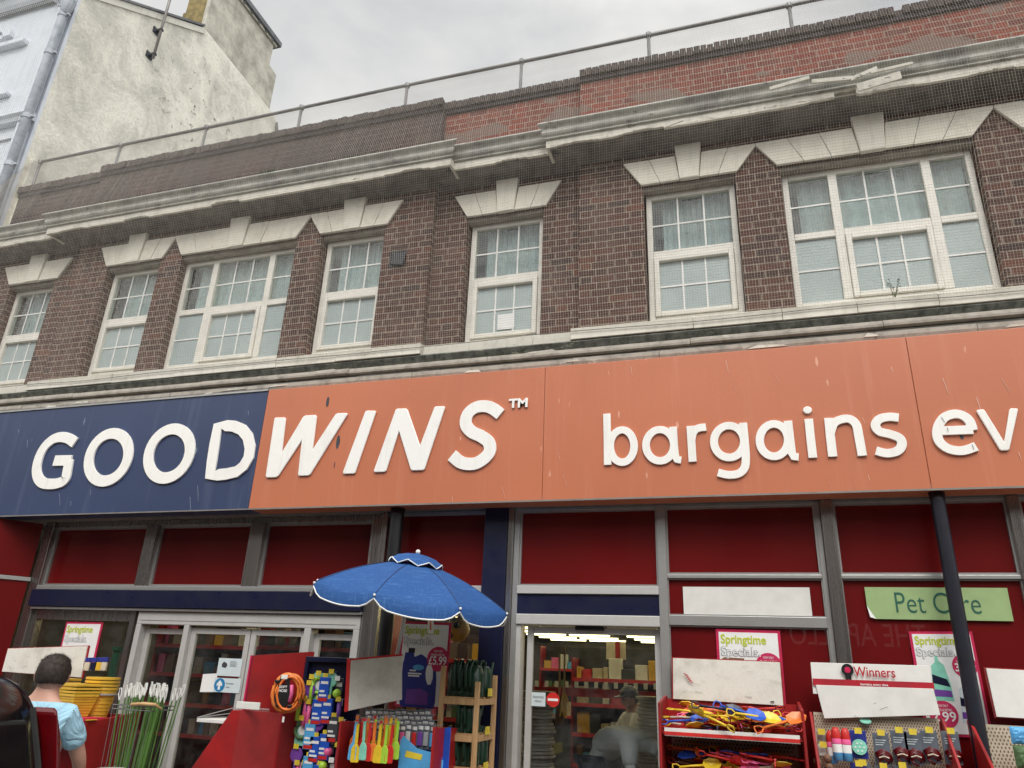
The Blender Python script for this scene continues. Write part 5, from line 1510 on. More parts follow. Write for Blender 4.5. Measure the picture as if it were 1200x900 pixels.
# hanging football, mop heads, baskets
p = at(536, 738, .75)
t = thing('play_ball', 'yellow and black play ball hanging inside the window under the parasol', 'ball', tuple(p))
mb = MB(); mb.ball((0, 0, 0), .115, 20, 12); mb.build('ball', 'mustard', t, smooth=True)
mb = MB()
for a, b_ in ((.3, -1.3), (1.2, -.6), (-.5, -1.9), (.2, -2.6), (.9, -1.9)):
    c_ = Vector((math.cos(b_)*math.cos(a), math.sin(b_)*math.cos(a), math.sin(a)))*.112; mb.ball(c_, .03, 10, 6)
mb.build('patches', 'black', t)
for px, py, Y, m_, l in ((661, 823, 1.1, 'mustard', 'yellow mop head hanging inside the right-hand door'), (655, 832, 1.4, 'brown_goods', 'brown mop head hanging beside the yellow one inside the door')):
    p = at(px, py, Y); t = thing('mop_head', l, 'mop', tuple(p)); mb = MB()
    for k in range(28): a = rs.uniform(0, 6.28); r = rs.uniform(.01, .055); mb.tube([(0, 0, .1), (r*.6*math.cos(a), r*.6*math.sin(a), .03), (r*math.cos(a), r*math.sin(a), -rs.uniform(.06, .13))], .006, 4)
    mb.build('strands', m_, t); mb = MB(); mb.tube([(0, 0, .08), (0, 0, .5)], .01, 6); mb.build('handle', 'pine', t)
# wicker panel, clothes
for px, py, w_, h_, m_, l in ((630, 868, .17, .5, 'grey_pot', 'grey woven basket stack just inside the right-hand door'), (762, 850, .13, .5, 'beige', 'pale woven basket stack inside the door by the beach toys')):
    p = at(px, py, 1.2); t = thing('basket_stack', l, 'basket', (p.x, p.y, .11)); mb = MB()
    for k in range(44): z = .1+k*.03; r = w_*(.80+.20*((k*5) % 7)/6); mb.lathe([(r*.95, z), (r, z+.008), (r, z+.020), (r*.95, z+.027)], n=16)
    mb.build('baskets', m_, t)

# ================================================================ DISPLAY STANDS ON THE PAVEMENT
def whiteboard(t, quad, Y, tilt=.02, th=.012, rim=True, name='header_board', mat='white_board'):
    o = t
    mb = MB(); slab4(mb, quad, Y, th, tilt); off = Vector(t.location)
    for v in mb.bm.verts: v.co -= off
    hb = mb.build(name, mat, t, bev=.002)
    if rim:
        mb = MB(); c = [at(*q, Y) for q in quad]; ctr = sum(c, Vector())/4
        p = [ctr+(v-ctr)*1.0+Vector(((v.x-ctr.x)*.03, .010+(tilt if i < 2 else 0), (v.z-ctr.z)*.045)) for i, v in enumerate(c)]
        mb.prism([q-off for q in p], (0, .012, 0)); mb.build('board_frame', 'crimson' if False else 'red_stand', hb)
    return hb
def scuffs(hb, t, quad, Y, n, seed, mat='grey_pot'):
    r = random.Random(seed); off = Vector(t.location); mb = MB()
    A, B, D = at(*quad[0], Y), at(*quad[1], Y), at(*quad[3], Y)
    for i in range(n):
        u, v = r.uniform(.06, .94), r.uniform(.08, .92); p = A+(B-A)*u+(D-A)*v-off; p.y = Y-off.y-.004+.02*(1-v)-.001
        l = r.uniform(.01, .06); w_ = r.uniform(.0006, .002); mb.box(p.x, p.x+l, p.y-.0008, p.y, p.z, p.z+w_, Matrix.Rotation(r.uniform(-.5, .5), 3, 'Y'))
    mb.build('scuff_marks', mat, hb)
M['board_dirty'] = weathered('board_dirty', (.66, .645, .58), (.40, .37, .30), .55, 4, (.48, .8), streak=False, bmp=.05)

def bin_stand(x0, x1, yf, yb, ztop_f, ztop_b, label, levels, parts_mat='red_stand', zlow=.1, back=None, side_left=True, side_right=True):
    cx = (x0+x1)/2; t = thing('display_stand', label, 'display stand', (cx, (yf+yb)/2, .1)); w = (x1-x0)/2; d = (yb-yf)/2
    for s, ok in ((-1, side_left), (1, side_right)):
        if not ok: continue
        X = s*w; mb = MB(); P = [(-d, 0), (d, 0), (d, ztop_b-.1), (d-.06, ztop_b-.1), (-d, ztop_f-.1)]
        mb.yz(P, X-.009, X+.009); mb.build('side_panel', parts_mat, t, bev=.004)
    mb = MB(); mb.box(-w+.01, w-.01, d-.02, d, 0, ztop_b-.12); mb.build('back_panel', back or parts_mat, t)
    for z in levels:
        mb = MB(); mb.box(-w+.012, w-.012, -d+.03, d-.022, z-.115, z-.1); sh = mb.build('shelf', 'red_stand', t)
        mb = MB(); mb.box(-w+.03, w-.03, -d+.004, -d+.012, z-.125, z-.075); mb.build('price_strip', 'white_board', sh)
        mb = MB(); mb.box(-w+.03, w-.03, -d+.0005, -d+.0035, z-.120, z-.098); mb.build('red_line', 'red', sh)
    return t
def pegholes(t, x0, x1, z0, z1, y, mat='interior_dark', p=.025):
    off = Vector(t.location); mb = MB(); z = z0; k = 0
    while z < z1:
        x = x0+(p/2 if k % 2 else 0)
        while x < x1: mb.box(x-.004-off.x, x+.004-off.x, y-off.y-.001, y-off.y, z-.006-off.z, z+.006-off.z); x += p
        z += p; k += 1
    mb.build('peg_holes', mat, t)

# ---- beach toy stand (left of the steel mullion)
bx0, bx1 = px_at_z(774, 1.3, -.5), px_at_z(944, 1.3, -.5)
zt1_ = za(860, 862, -.5)
zt2_ = zt1_-.255
b1 = bin_stand(bx0, bx1, -.52, -.06, zt1_+.18, zt1_+.22, 'red stand heaped with yellow, red and blue toy spades under a scuffed white board', [zt1_, zt2_, .6])
QB = [(788, 771), (914, 776), (918, 827), (789, 819)]
hb = whiteboard(b1, QB, -.10, .03, mat='board_dirty'); scuffs(hb, b1, QB, -.10, 14, 3)
off = Vector(b1.location)
mb = MB()
for i in range(5):
    A = at(801+i*1.6, 789+i*2.2, -.105)-off; mb.tube([A, A+Vector((.03, 0, -.012))], .003, 4)
A = at(903, 823, -.105)-off
mb.build('red_smear', 'winners_red', hb)
mb = MB(); mb.box(A.x, A.x+.025, A.y-.003, A.y-.001, A.z, A.z+.008); mb.build('clip', 'black', hb)
mb = MB(); mb.box(bx0+.03-off.x, bx1-.03-off.x, -.085-off.y, -.082-off.y, zt2_-.1-off.z+.1, zt1_-.03-off.z); mb.build('pegboard', 'beige', b1)
pegholes(b1, bx0+.05, bx1-.05, zt2_+.1, zt1_-.02, -.0855)
# shop name badge at the left end of the price strip
# toy spades and rakes
def spade(mat, kind):
    mb = MB(); t = thing('toy_spade' if kind else 'toy_rake', 'x', 'toy')
    if kind:
        P = [(.0, -.045, .006), (.055, -.058, .012), (.115, -.045, .004), (.145, 0, 0), (.115, .045, .004), (.055, .058, .012), (0, .045, .006), (-.015, .0, .004)]
        v = [mb.bm.verts.new(p) for p in P]; c_ = mb.bm.verts.new((.06, 0, -.010)); u = [mb.bm.verts.new(Vector(p)+Vector((0, 0, .006))) for p in P]; c2_ = mb.bm.verts.new((.06, 0, -.004))
        for i in range(8): mb.face((v[i], v[(i+1) % 8], c_)); mb.face((u[(i+1) % 8], u[i], c2_)); mb.face((v[(i+1) % 8], v[i], u[i], u[(i+1) % 8]))
        mb.build('blade', mat, t)
    else:
        mb.box(0, .02, -.055, .055, -.005, .007)
        for k in range(5): mb.box(.005, .015, -.052+k*.024, -.042+k*.024, -.05, -.004)
        mb.build('blade', mat, t)
    mb = MB(); mb.tube([(-.005, 0, .002), (-.10, 0, .006), (-.20, 0, .004)], [.011, .009, .010], 8); mb.build('shaft', 'beige' if kind == 2 else mat, t, smooth=True)
    mb = MB(); mb.tube([(-.2, 0, .004), (-.225, -.032, .004), (-.262, -.034, .004), (-.268, 0, .004), (-.262, .034, .004), (-.225, .032, .004), (-.2, 0, .004)], .0058, 6); mb.build('grip', mat, t, smooth=True)
    return t
first = {}
rs = random.Random(4)
def heap(zbase, n, lvl, seed, front=-.52, back=-.10):
    r = random.Random(seed)
    cols = ['yellow', 'red', 'blue', 'orange', 'yellow', 'red', 'yellow', 'navy', 'red', 'pink', 'yellow', 'orange']
    NM = {'navy': 'navy blue'}
    for i in range(n):
        c = cols[i % len(cols)]; kind = r.choice((1, 1, 2, 0)) if c in ('yellow', 'red') else r.choice((1, 0))
        u = (i+.5)/n; x = bx0+.16+(bx1-bx0-.28)*((i*.618) % 1); layer = i/n
        loc = (x, front+.09+(back-front-.14)*r.random(), zbase+.02+.13*layer+r.uniform(-.01, .01))
        rot = (r.uniform(-.8, .8), r.uniform(-.22, .2), r.choice((0, math.pi))+r.uniform(-.45, .45))
        k_ = (c, kind); lab = f"{NM.get(c, c)} plastic toy {'spade' if kind else 'rake'} {'with pale shaft ' if kind == 2 else ''}on the {lvl} of the beach toy stand"
        loc = (min(max(loc[0], bx0+.2), bx1-.2), loc[1], loc[2])
        if k_ not in first: o = spade(c, kind); first[k_] = o; o.location = loc; o.rotation_euler = rot; o.scale = (.8, .8, .8); o['label'] = lab; o['group'] = 'toy spades and rakes on the beach toy stand'
        else: dup(first[k_], loc, rot, lab, 'toy spades and rakes on the beach toy stand')
        if c == 'yellow' and kind: pass
heap(zt1_, 62, 'upper shelf', 5); heap(zt2_, 42, 'lower shelf', 9)
for px, py, rz, ry, c in ((824, 838, 2.75, -.35, 'yellow'), (893, 841, .15, .1, 'yellow'), (924, 845, .2, -.3, 'orange'), (851, 832, .2, .1, 'navy'), (876, 836, -.2, .2, 'blue')):
    k_ = (c, 1)
    if k_ not in first: first[k_] = spade(c, 1); o = first[k_]
    else: o = copy_tree(first[k_])
    o.scale = (.85, .85, .85); o.location = at(px, py, -.50); o.rotation_euler = (.75, ry, rz); o['group'] = 'toy spades and rakes on the beach toy stand'
    o['label'] = f"{c} plastic toy spade lying across the top front of the beach toy heap" if c != 'yellow' else ('yellow toy spade with blade up at the left top of the beach toy heap' if px < 850 else 'yellow toy spade lying flat at the right top of the beach toy heap')

# ---- winners stand
wx0, wx1 = px_at_z(958, 1.3, -.5), px_at_z(1127, 1.3, -.5)
zw = 1.50
b2 = bin_stand(wx0, wx1, -.50, -.08, za(1128, 900, -.5)-.1, zw, 'red stand of pet collars and bottles under a white Winners board', [.9, .5], side_left=True)
off = Vector(b2.location)
mb = MB(); mb.box(wx0+.02-off.x, wx1-.02-off.x, -.105-off.y, -.102-off.y, .8, zw-.1); mb.build('pegboard', 'beige', b2)
pegholes(b2, wx0+.03, wx1-.03, 1.0, zw-.01, -.1055, 'brown_goods', .017)
QW = [(950, 776), (1090, 780), (1094, 818), (953, 813)]
hb = whiteboard(b2, QW, -.14, .02, mat='white_board', rim=False)
A, B = at(952, 795, -.145)-off, at(1094, 800, -.145)-off
mb = MB(); mb.prism([(A.x, A.y-.004, A.z), (A.x, A.y-.004, A.z-.045), (B.x, B.y-.004, B.z-.045), (B.x, B.y-.004, B.z)], (0, .003, 0)); mb.build('red_line', 'winners_red', hb)
rl_ = math.atan2(B.z-A.z, B.x-A.x)
p = at(1001, 792.5, -.14)-off; q = at(1047, 790, -.14)-off
text('lettering', 'Winners', .092, p.x, p.y-.006, p.z, 'winners_red', hb, .0006, .001, width=q.x-p.x+.012, rot=-rl_)
p = at(1004, 797.8, -.14)-off
text('lettering', 'bargains every time', .022, p.x+.02, p.y-.012, p.z-.028, 'white', hb, .0005, .0003, rot=-rl_)
p = at(993, 785, -.14)-off
mb = MB(); mb.lathe([(.040*(1 if k % 2 else .9), 0) for k in range(1)]+[(.040, 0), (.040, .002)], p.x, p.y-.006, p.z, 20, Matrix.Rotation(R_(90), 3, 'X')); mb.xz([(p.x-.022, p.z-.02), (p.x+.022, p.z-.02), (p.x+.018, p.z-.075), (p.x, p.z-.06), (p.x-.018, p.z-.075)], p.y-.0065, p.y-.0045); o = mb.build('rosette', 'black', hb)
mb = MB(); mb.lathe([(.020, 0), (.020, .001)], p.x, p.y-.0095, p.z, 18, Matrix.Rotation(R_(90), 3, 'X')); mb.build('rosette_centre', 'crimson', o)
QW2 = [(956, 802.5), (1094, 807), (1102, 838), (966, 842)]
hb2 = whiteboard(b2, QW2, -.155, .005, mat='white_board', rim=False, name='blank_card'); scuffs(hb2, b2, QW2, -.158, 7, 8, 'charcoal')
QW3 = [(953, 813), (962, 813), (966, 838), (955, 836)]

def hang(label, group, px, py, Y, fn, name, cat):
    p = at(px, py, Y); t = thing(name, label, cat, tuple(p), group=group); fn(t); return t
def pbox(t, name, mat, *b, bev=.003):
    mb = MB()
    for q in b: mb.box(*q)
    return mb.build(name, mat, t, bev=bev)
def hook(t, L_=.08): 
    mb = MB(); mb.tube([(0, L_, .0), (0, -.03, 0), (0, -.035, .01)], .0025, 5); mb.build('hook', 'alu', t)
def ticket(t, z=.0, x=0, c='price_yellow'): pbox(t, 'price_ticket', c, (x-.022, x+.022, -.048, -.046, z-.018, z+.018), bev=0)
# collars and leads on grey cards
def collar_pack(t, c='red'):
    pbox(t, 'card', 'card_grey', (-.050, .050, -.004, 0, -.20, -.005)); ticket(t, 0); hook(t)
    mb = MB()
    for i in range(3): mb.box(-.035, .03-.01*i, -.0055, -.0045, -.05-.014*i, -.045-.014*i)
    mb.build('card_print', 'pale_sticker', t)
    mb = MB(); r = random.Random(hash(c) % 9)
    for k in range(3):
        mb.tube([(-.045+.004*k, -.015-.01*k, -.13-.012*k), (-.01, -.035, -.105-.01*k), (.03, -.03, -.12-.012*k), (.05, -.015, -.15-.01*k)], .009, 6)
    mb.tube([(-.03, -.03, -.17), (.0, -.04, -.15), (.03, -.04, -.175), (.0, -.04, -.20), (-.03, -.03, -.17)], .008, 6)
    mb.build('straps', 'lamp_red' if c == 'red' else 'black', t, smooth=True)
    mb = MB(); mb.tube([(-.03, -.05, -.15), (.0, -.052, -.14), (.03, -.05, -.15)], .004, 5); mb.build('stitching', 'beige', t)
f0 = None
for i, (px, py) in enumerate([(1031, 858), (1052, 855), (1068, 857), (1087, 855), (1112, 856)]):
    f0 = hang('red dog harness on a dark grey card on the Winners stand', 'red dog harnesses on grey cards', px, py, -.22, lambda t: collar_pack(t), 'harness_pack', 'harness') if f0 is None else dup(f0, at(px, py, -.22))
    if i == 0: f0.location = at(px, py, -.22)
f1 = None
for i, (px, py) in enumerate([(1010, 893), (1034, 897), (1056, 896)]):
    f1 = hang('dark harness on a grey card in the bottom row of the Winners stand', 'dark harnesses in the bottom row', px, py, -.22, lambda t: collar_pack(t, 'black'), 'harness_pack', 'harness') if f1 is None else dup(f1, at(px, py, -.22))
def bottle(t):
    mb = MB(); mb.lathe([(.018, -.20), (.030, -.195), (.030, -.10), (.026, -.085)], 0, -.03, 0, 16); mb.build('body', 'sky_blue', t, smooth=True)
    mb = MB(); mb.lathe([(.0302, -.15), (.0305, -.145), (.0305, -.105), (.0302, -.10)], 0, -.03, 0, 16); mb.build('label_band', 'white', t)
    mb = MB(); mb.lathe([(.027, -.085), (.03, -.06), (.026, -.02), (.016, .0)], 0, -.03, 0, 16); mb.build('cap', 'red', t, smooth=True)
    mb = MB(); mb.lathe([(.0305, -.10), (.031, -.095), (.030, -.07), (.027, -.06)], 0, -.03, 0, 16); mb.build('neck', 'pink', t, smooth=True)
b0 = hang('pink-capped pet water bottle at the left of the Winners stand', 'pink-capped pet water bottles', 978, 852, -.24, bottle, 'water_bottle', 'bottle')
dup(b0, at(989, 853, -.22)); dup(b0, at(972, 856, -.20))
def brush(t):
    pbox(t, 'card', 'jug_blue', (-.05, .05, -.004, 0, -.19, -.02)); ticket(t, -.02); hook(t)
    mb = MB(); mb.lathe([(.045, 0), (.048, .01), (.045, .024)], 0, -.006, -.12, 24, Matrix.Rotation(R_(90), 3, 'X')); o = mb.build('head', 'teal', t, smooth=False)
    mb = MB()
    for k in range(7):
        a = k*1.047; r = .026 if k < 6 else 0; mb.lathe([(.0055, 0), (.0055, .004)], r*math.cos(a), -.0305, -.12+r*math.sin(a), 8, Matrix.Rotation(R_(90), 3, 'X'))
    mb.build('dots', 'white', o)
br0 = hang('round mint green pet brush on a blue card on the Winners stand', None, 1004, 852, -.23, brush, 'pet_brush', 'brush')
hang('round mint green pet brush at the bottom edge of the Winners stand', None, 1005, 890, -.23, brush, 'pet_brush', 'brush')
t = hang('flat mint green disc toy hanging above the pet brushes', None, 1014, 846, -.12, lambda t: None, 'disc_toy', 'toy'); mb = MB(); mb.lathe([(.034, 0), (.038, .008), (.034, .014)], 0, -.01, 0, 20, Matrix.Rotation(R_(25), 3, 'X')); mb.build('disc', 'teal', t)
for i, (px, py, c, l) in enumerate([(962, 857, 'grey_pot', 'grey'), (964, 872, 'white_board', 'white')]):
    hang(f'small {l} blister pack at the left edge of the Winners stand', None, px, py, -.2, lambda t: (pbox(t, 'card', c, (-.03, .03, -.012, 0, -.07, 0)), hook(t), ticket(t, .0)), 'blister_pack', 'pack')
c0 = None
for px, py, k in ((958, 893, 0), (970, 889, 1), (972, 899, 2)):
    t = hang('shiny copper coloured ball toy at the lower left of the Winners stand', 'copper ball toys', px, py, -.25, lambda t: None, 'ball_toy', 'toy'); mb = MB(); mb.ball((0, 0, 0), .028, 14, 9); mb.build('ball', 'orange_hose' if 0 else 'brown_goods', t, smooth=True); hook(t)

# ---- stand at the right edge
ex0 = px_at_z(1166, 1.2, -.5)
b3 = bin_stand(ex0, ex0+1.0, -.50, -.08, 1.25, 1.5, 'red stand at the right edge of the photo with a blank white board', [.9, .5])
off = Vector(b3.location)
mb = MB(); mb.box(ex0+.02-off.x, ex0+.98-off.x, -.105-off.y, -.102-off.y, .6, 1.38); mb.build('pegboard', 'beige', b3); pegholes(b3, ex0+.03, ex0+.5, .95, 1.47, -.1055, 'brown_goods', .022)
QE = [(1157, 783), (1290, 790), (1298, 848), (1168, 840)]
hb = whiteboard(b3, QE, -.14, .03, mat='white_board'); scuffs(hb, b3, QE, -.14, 6, 12)
p = at(1196, 862, -.28)
t = thing('snack_bag', 'shiny blue and green bag at the right edge beside the brown pegboard', 'bag', tuple(p)); 
def pouch(w_, h_, cx_, cz_, mat, nm, sd):
    mb = MB(); N_ = 10; g = {}
    for s_ in (-1, 1):
        for i in range(N_+1):
            for j in range(N_+1):
                u, v = -1+2*i/N_, -1+2*j/N_; b_ = (1-u**4)*(1-v**4)
                g[s_, i, j] = mb.bm.verts.new((cx_+w_*u*(1-.06*b_), s_*(.022*b_+.0015+.008*b_*noise.noise(Vector((u*3+sd, v*3, s_)))), cz_+h_*v))
        for i in range(N_):
            for j in range(N_): mb.face((g[s_, i, j], g[s_, i+1, j], g[s_, i+1, j+1], g[s_, i, j+1]))
    return mb.build(nm, mat, t)
pouch(.055, .05, 0, .0, 'sky_blue', 'bag', 1); pouch(.06, .065, .005, -.12, 'green_goods', 'lower_part', 4)

# ---- kitchen tool stand under the parasol
kx0, kx1 = px_at_z(397, 1.2, -.95), px_at_z(505, 1.2, -.75)
KY0, KY1 = -.95, -.40
kz = za(400, 841, KY0)
b4 = bin_stand(kx0, kx0+.72, KY0, KY1, kz-.02, kz-.05, 'red stand of coloured spatulas beneath the parasol with a blank white board', [.75, .45], side_right=True)
off = Vector(b4.location)
QK = [(411, 774), (470, 768.5), (470, 820), (408, 833)]
# board is angled: left edge nearer the camera
a_, b__, c__, d__ = at(*QK[0], -.86), at(*QK[1], -.67), at(*QK[2], -.67), at(*QK[3], -.86)
mb = MB(); mb.prism([p-off for p in (a_, b__, c__, d__)], (.004, .012, 0)); hb = mb.build('header_board', 'board_dirty', b4, bev=.002)
mb = MB(); e_ = Vector((-.03, -.004, 0)); mb.prism([p-off for p in (a_+e_+Vector((0, 0, .015)), a_, d__, d__+e_+Vector((0, 0, -.01)))], (.004, .014, 0)); mb.prism([p-off for p in (a_+Vector((0, .001, .012)), b__+Vector((0, 0.001, .014)), b__, a_)], (.004, .014, 0)); mb.build('board_frame', 'red', hb)
mb = MB(); mb.box(-.35, .35, -.1, -.08, 1.2, 1.40-.1); 
mb.bm.free()
def spatula(t, c='red'):
    mb = MB(); mb.box(-.011, .011, -.006, .004, -.13, 0); mb.build('handle', c, t, bev=.004)
    mb = MB(); mb.xz([(-.012, -.13), (.012, -.13), (.03, -.16), (.031, -.235), (.024, -.245), (-.024, -.245), (-.031, -.235), (-.03, -.16)], -.005, .003); mb.build('blade', c, t, bev=.003)
    hook(t, .06)
fs = {}
rk = random.Random(3)
for i in range(24):
    c = ['red', 'red', 'orange', 'lime', 'red', 'orange', 'yellow', 'lime', 'yellow', 'teal', 'red', 'orange', 'yellow', 'lime', 'red', 'sky_blue', 'orange', 'red', 'yellow', 'red', 'lime', 'orange', 'red', 'yellow'][i]
    px = 420+(i % 8)*6.6+rk.uniform(-1.6, 1.6); py = (842, 846, 839)[i//8]+rk.uniform(-1, 3); Y = -.90+(.0, -.05, .06)[i//8]
    if c == 'sky_blue': px, py = 418, 846
    lab = f"{'light blue' if c == 'sky_blue' else ('pale green' if c == 'teal' else c)} plastic spatula hanging at the front of the spatula stand"
    t = thing('spatula', lab, 'spatula', tuple(at(px, py, Y)), group='spatulas hanging on the stand')
    if c in fs:
        for ch in fs[c].children: k = ch.copy(); C.objects.link(k); k.parent = t
    else: spatula(t, c); fs[c] = t
    t.rotation_euler = (0, rk.uniform(-.06, .06), rk.uniform(-.3, .3))
# rows of blister packs behind, and a blue counter display
def blister(t, c):
    pbox(t, 'card', 'card_grey', (-.028, .028, -.003, 0, -.16, 0)); mb = MB(); mb.box(-.020, .020, -.014, -.003, -.14, -.05); mb.build('tool', c, t, bev=.005)
    pbox(t, 'card_print', 'white', (-.022, .022, -.0045, -.0035, -.035, -.012), bev=0); hook(t, .1)
fb = {}
for i in range(44):
    c = ['pink', 'grey_ink', 'teal', 'red', 'grey_ink', 'pink', 'white_board', 'red', 'purple', 'grey_ink', 'sky_blue'][i % 11]
    px = 432+(i % 11)*7.0+(i//11)*2; py = 831+(i//11)*5.5+.15*(i % 11)+rk.uniform(-1, 1); Y = -.55-(i//11)*.085
    nm = {'pink': 'pink', 'grey_ink': 'grey', 'teal': 'mint', 'red': 'red', 'white_board': 'white', 'purple': 'purple', 'sky_blue': 'light blue'}[c]
    t = thing('tool_pack', f'small {nm} kitchen tool on a card hanging behind the spatulas', 'pack', tuple(at(px, py, Y)), rk.uniform(-.5, .1), group='carded tools behind the spatulas')
    if c in fb:
        for ch in fb[c].children: k = ch.copy(); C.objects.link(k); k.parent = t
    else: blister(t, c); fb[c] = t
p = at(466, 905, -.85)
t = thing('counter_display', 'blue cardboard counter display beside the spatulas, holding small blue packs', 'display box', tuple(p), R_(-12))
mb = MB(); mb.prism([(0, 0, 0), (.30, 0, 0), (.30, 0, .14), (.14, 0, .16), (.02, 0, .23), (0, 0, .2)], (0, .01, 0)); mb.build('front', 'sky_blue', t)
mb = MB(); mb.prism([(.12, .14, .0), (.32, .14, 0), (.32, .14, .30), (.12, .14, .26)], (0, .01, 0)); mb.build('back', 'blue', t)
mb = MB(); mb.box(0, .30, .01, .14, 0, .02); mb.build('base', 'blue', t)
mb = MB(); mb.xz([(.05, .10), (.19, .09), (.20, .125), (.06, .14)], -.002, 0); mb.build('badge', 'price_yellow', t)
for i in range(6):
    q = thing('blue_pack', 'small blue and white pack standing in the blue counter display', 'pack', tuple(p+Vector((.06+i*.045, .05+.02*(i % 2), .02))), rk.uniform(-.3, .3), group='small packs in the counter display')
    pbox(q, 'pack', 'sky_blue' if i % 2 else 'white', (-.02, .02, -.01, .01, 0, .13-.06)); pbox(q, 'lid', 'blue', (-.019, .019, -.009, .009, .0705, .085))

# ---- wooden rack of watering cans
RKF, RKB = -.55, -.15
rx0, rx1 = at(519, 800, RKF).x, at(560, 800, RKF).x
rk_t = thing('wooden_rack', 'open pine wood rack of three shelves beside the navy pier', 'rack', ((rx0+rx1)/2, (RKF+RKB)/2, .1)); w_ = (rx1-rx0)/2; d_ = (RKB-RKF)/2
zL, zR, zBk = za(519, 780, RKF)-.1, za(560, 799, RKF)-.1, za(590, 792, RKB)-.1
for x, y, z in ((-w_, -d_, zL), (w_, -d_, zR), (w_, d_, zBk), (-w_, d_, zBk+.05)):
    mb = MB(); mb.box(x-.018, x+.018, y-.014, y+.014, 0, z); mb.build('post', 'pine', rk_t, bev=.003)
SHZ = [za(540, 822, RKF)-.1, za(540, 865, RKF)-.1, za(540, 905, RKF)-.1]
for z in SHZ+[.35]:
    for q in ((-w_+.018, w_-.018, -d_-.013, -d_-.001), (-w_+.018, w_-.018, d_+.001, d_+.013)):
        mb = MB(); mb.box(q[0], q[1], q[2], q[3], z-.022, z+.022); mb.build('rail', 'pine', rk_t, bev=.002)
    for x in (-w_, w_):
        mb = MB(); mb.box(x-.008, x+.008, -d_+.015, d_-.015, z-.022, z+.022); mb.build('side_rail', 'pine', rk_t, bev=.002)
    for k in range(5):
        y = -d_+.02+k*(2*d_-.04)/4; mb = MB(); mb.box(-w_+.01, w_-.01, y-.018, y+.018, z+.0225, z+.032); mb.build('slat', 'pine', rk_t)
def can():
    t = thing('watering_can', 'x', 'watering can')
    mb = MB(); rows = []
    for z, a, b_ in ((0, .052, .075), (.01, .056, .08), (.16, .054, .078), (.20, .045, .055), (.22, .030, .034)):
        rows.append([mb.bm.verts.new((a*math.cos(k*math.pi/10), b_*math.sin(k*math.pi/10), z)) for k in range(20)])
    for A, B in zip(rows, rows[1:]):
        for k in range(20): mb.face((A[k], A[(k+1) % 20], B[(k+1) % 20], B[k]))
    mb.face(rows[0][::-1]); mb.face(rows[-1]); mb.build('body', 'dark_green', t, smooth=True)
    mb = MB(); mb.tube([(0, .0, .21), (0, .03, .255), (0, .075, .25), (0, .10, .19), (0, .095, .08), (0, .075, .04)], .011, 8); mb.build('handle', 'dark_green', t, smooth=True)
    mb = MB(); mb.tube([(0, -.07, .04), (0, -.12, .13), (0, -.15, .25)], [.018, .013, .010], 8); mb.build('spout', 'dark_green', t, smooth=True)
    mb = MB(); mb.box(.0565, .0585, -.02, .02, .06, .12); mb.build('yellow_sticker', 'price_yellow', t)
    return t
cn = None
for lv, name, xs_ in ((0, 'top', 4), (1, 'middle', 2), (2, 'bottom', 4)):
    for k in range(xs_):
        for row in range(2 if lv != 1 else 1):
            x = (rx0+rx1)/2-w_+.055+(2*w_-.11)*(k/(max(1, xs_-1)) if xs_ > 2 else (.55+.35*k)); y = (RKF+RKB)/2+(-.09 if row == 0 else .10)
            loc = (x, y, .1+SHZ[lv]+.033); lab = f'dark green plastic watering can on the {name} shelf of the wooden rack'; rz = math.pi/2*(0)+rk.uniform(-.3, .3)+math.pi
            sc_ = .95
            if cn is None: cn = can(); cn.location = loc; cn.rotation_euler = (0, 0, rz); cn['label'] = lab; cn['group'] = f'watering cans on the {name} shelf'
            else: dup(cn, loc, (0, 0, rz), lab, f'watering cans on the {name} shelf')
for px, py, Y, l in ((575, 811, -.30, 'top shelf'), (576, 856, -.32, 'middle shelf'), (576, 898, -.32, 'bottom shelf')):
    p = at(px, py, Y); p.x = rx1+.013
    t = thing('price_label', f'crumpled yellow price label on the {l} of the wooden rack', 'label', tuple(p)); pbox(t, 'label', 'price_yellow', (0, .003, -.05, .05, -.03, .025), bev=0)
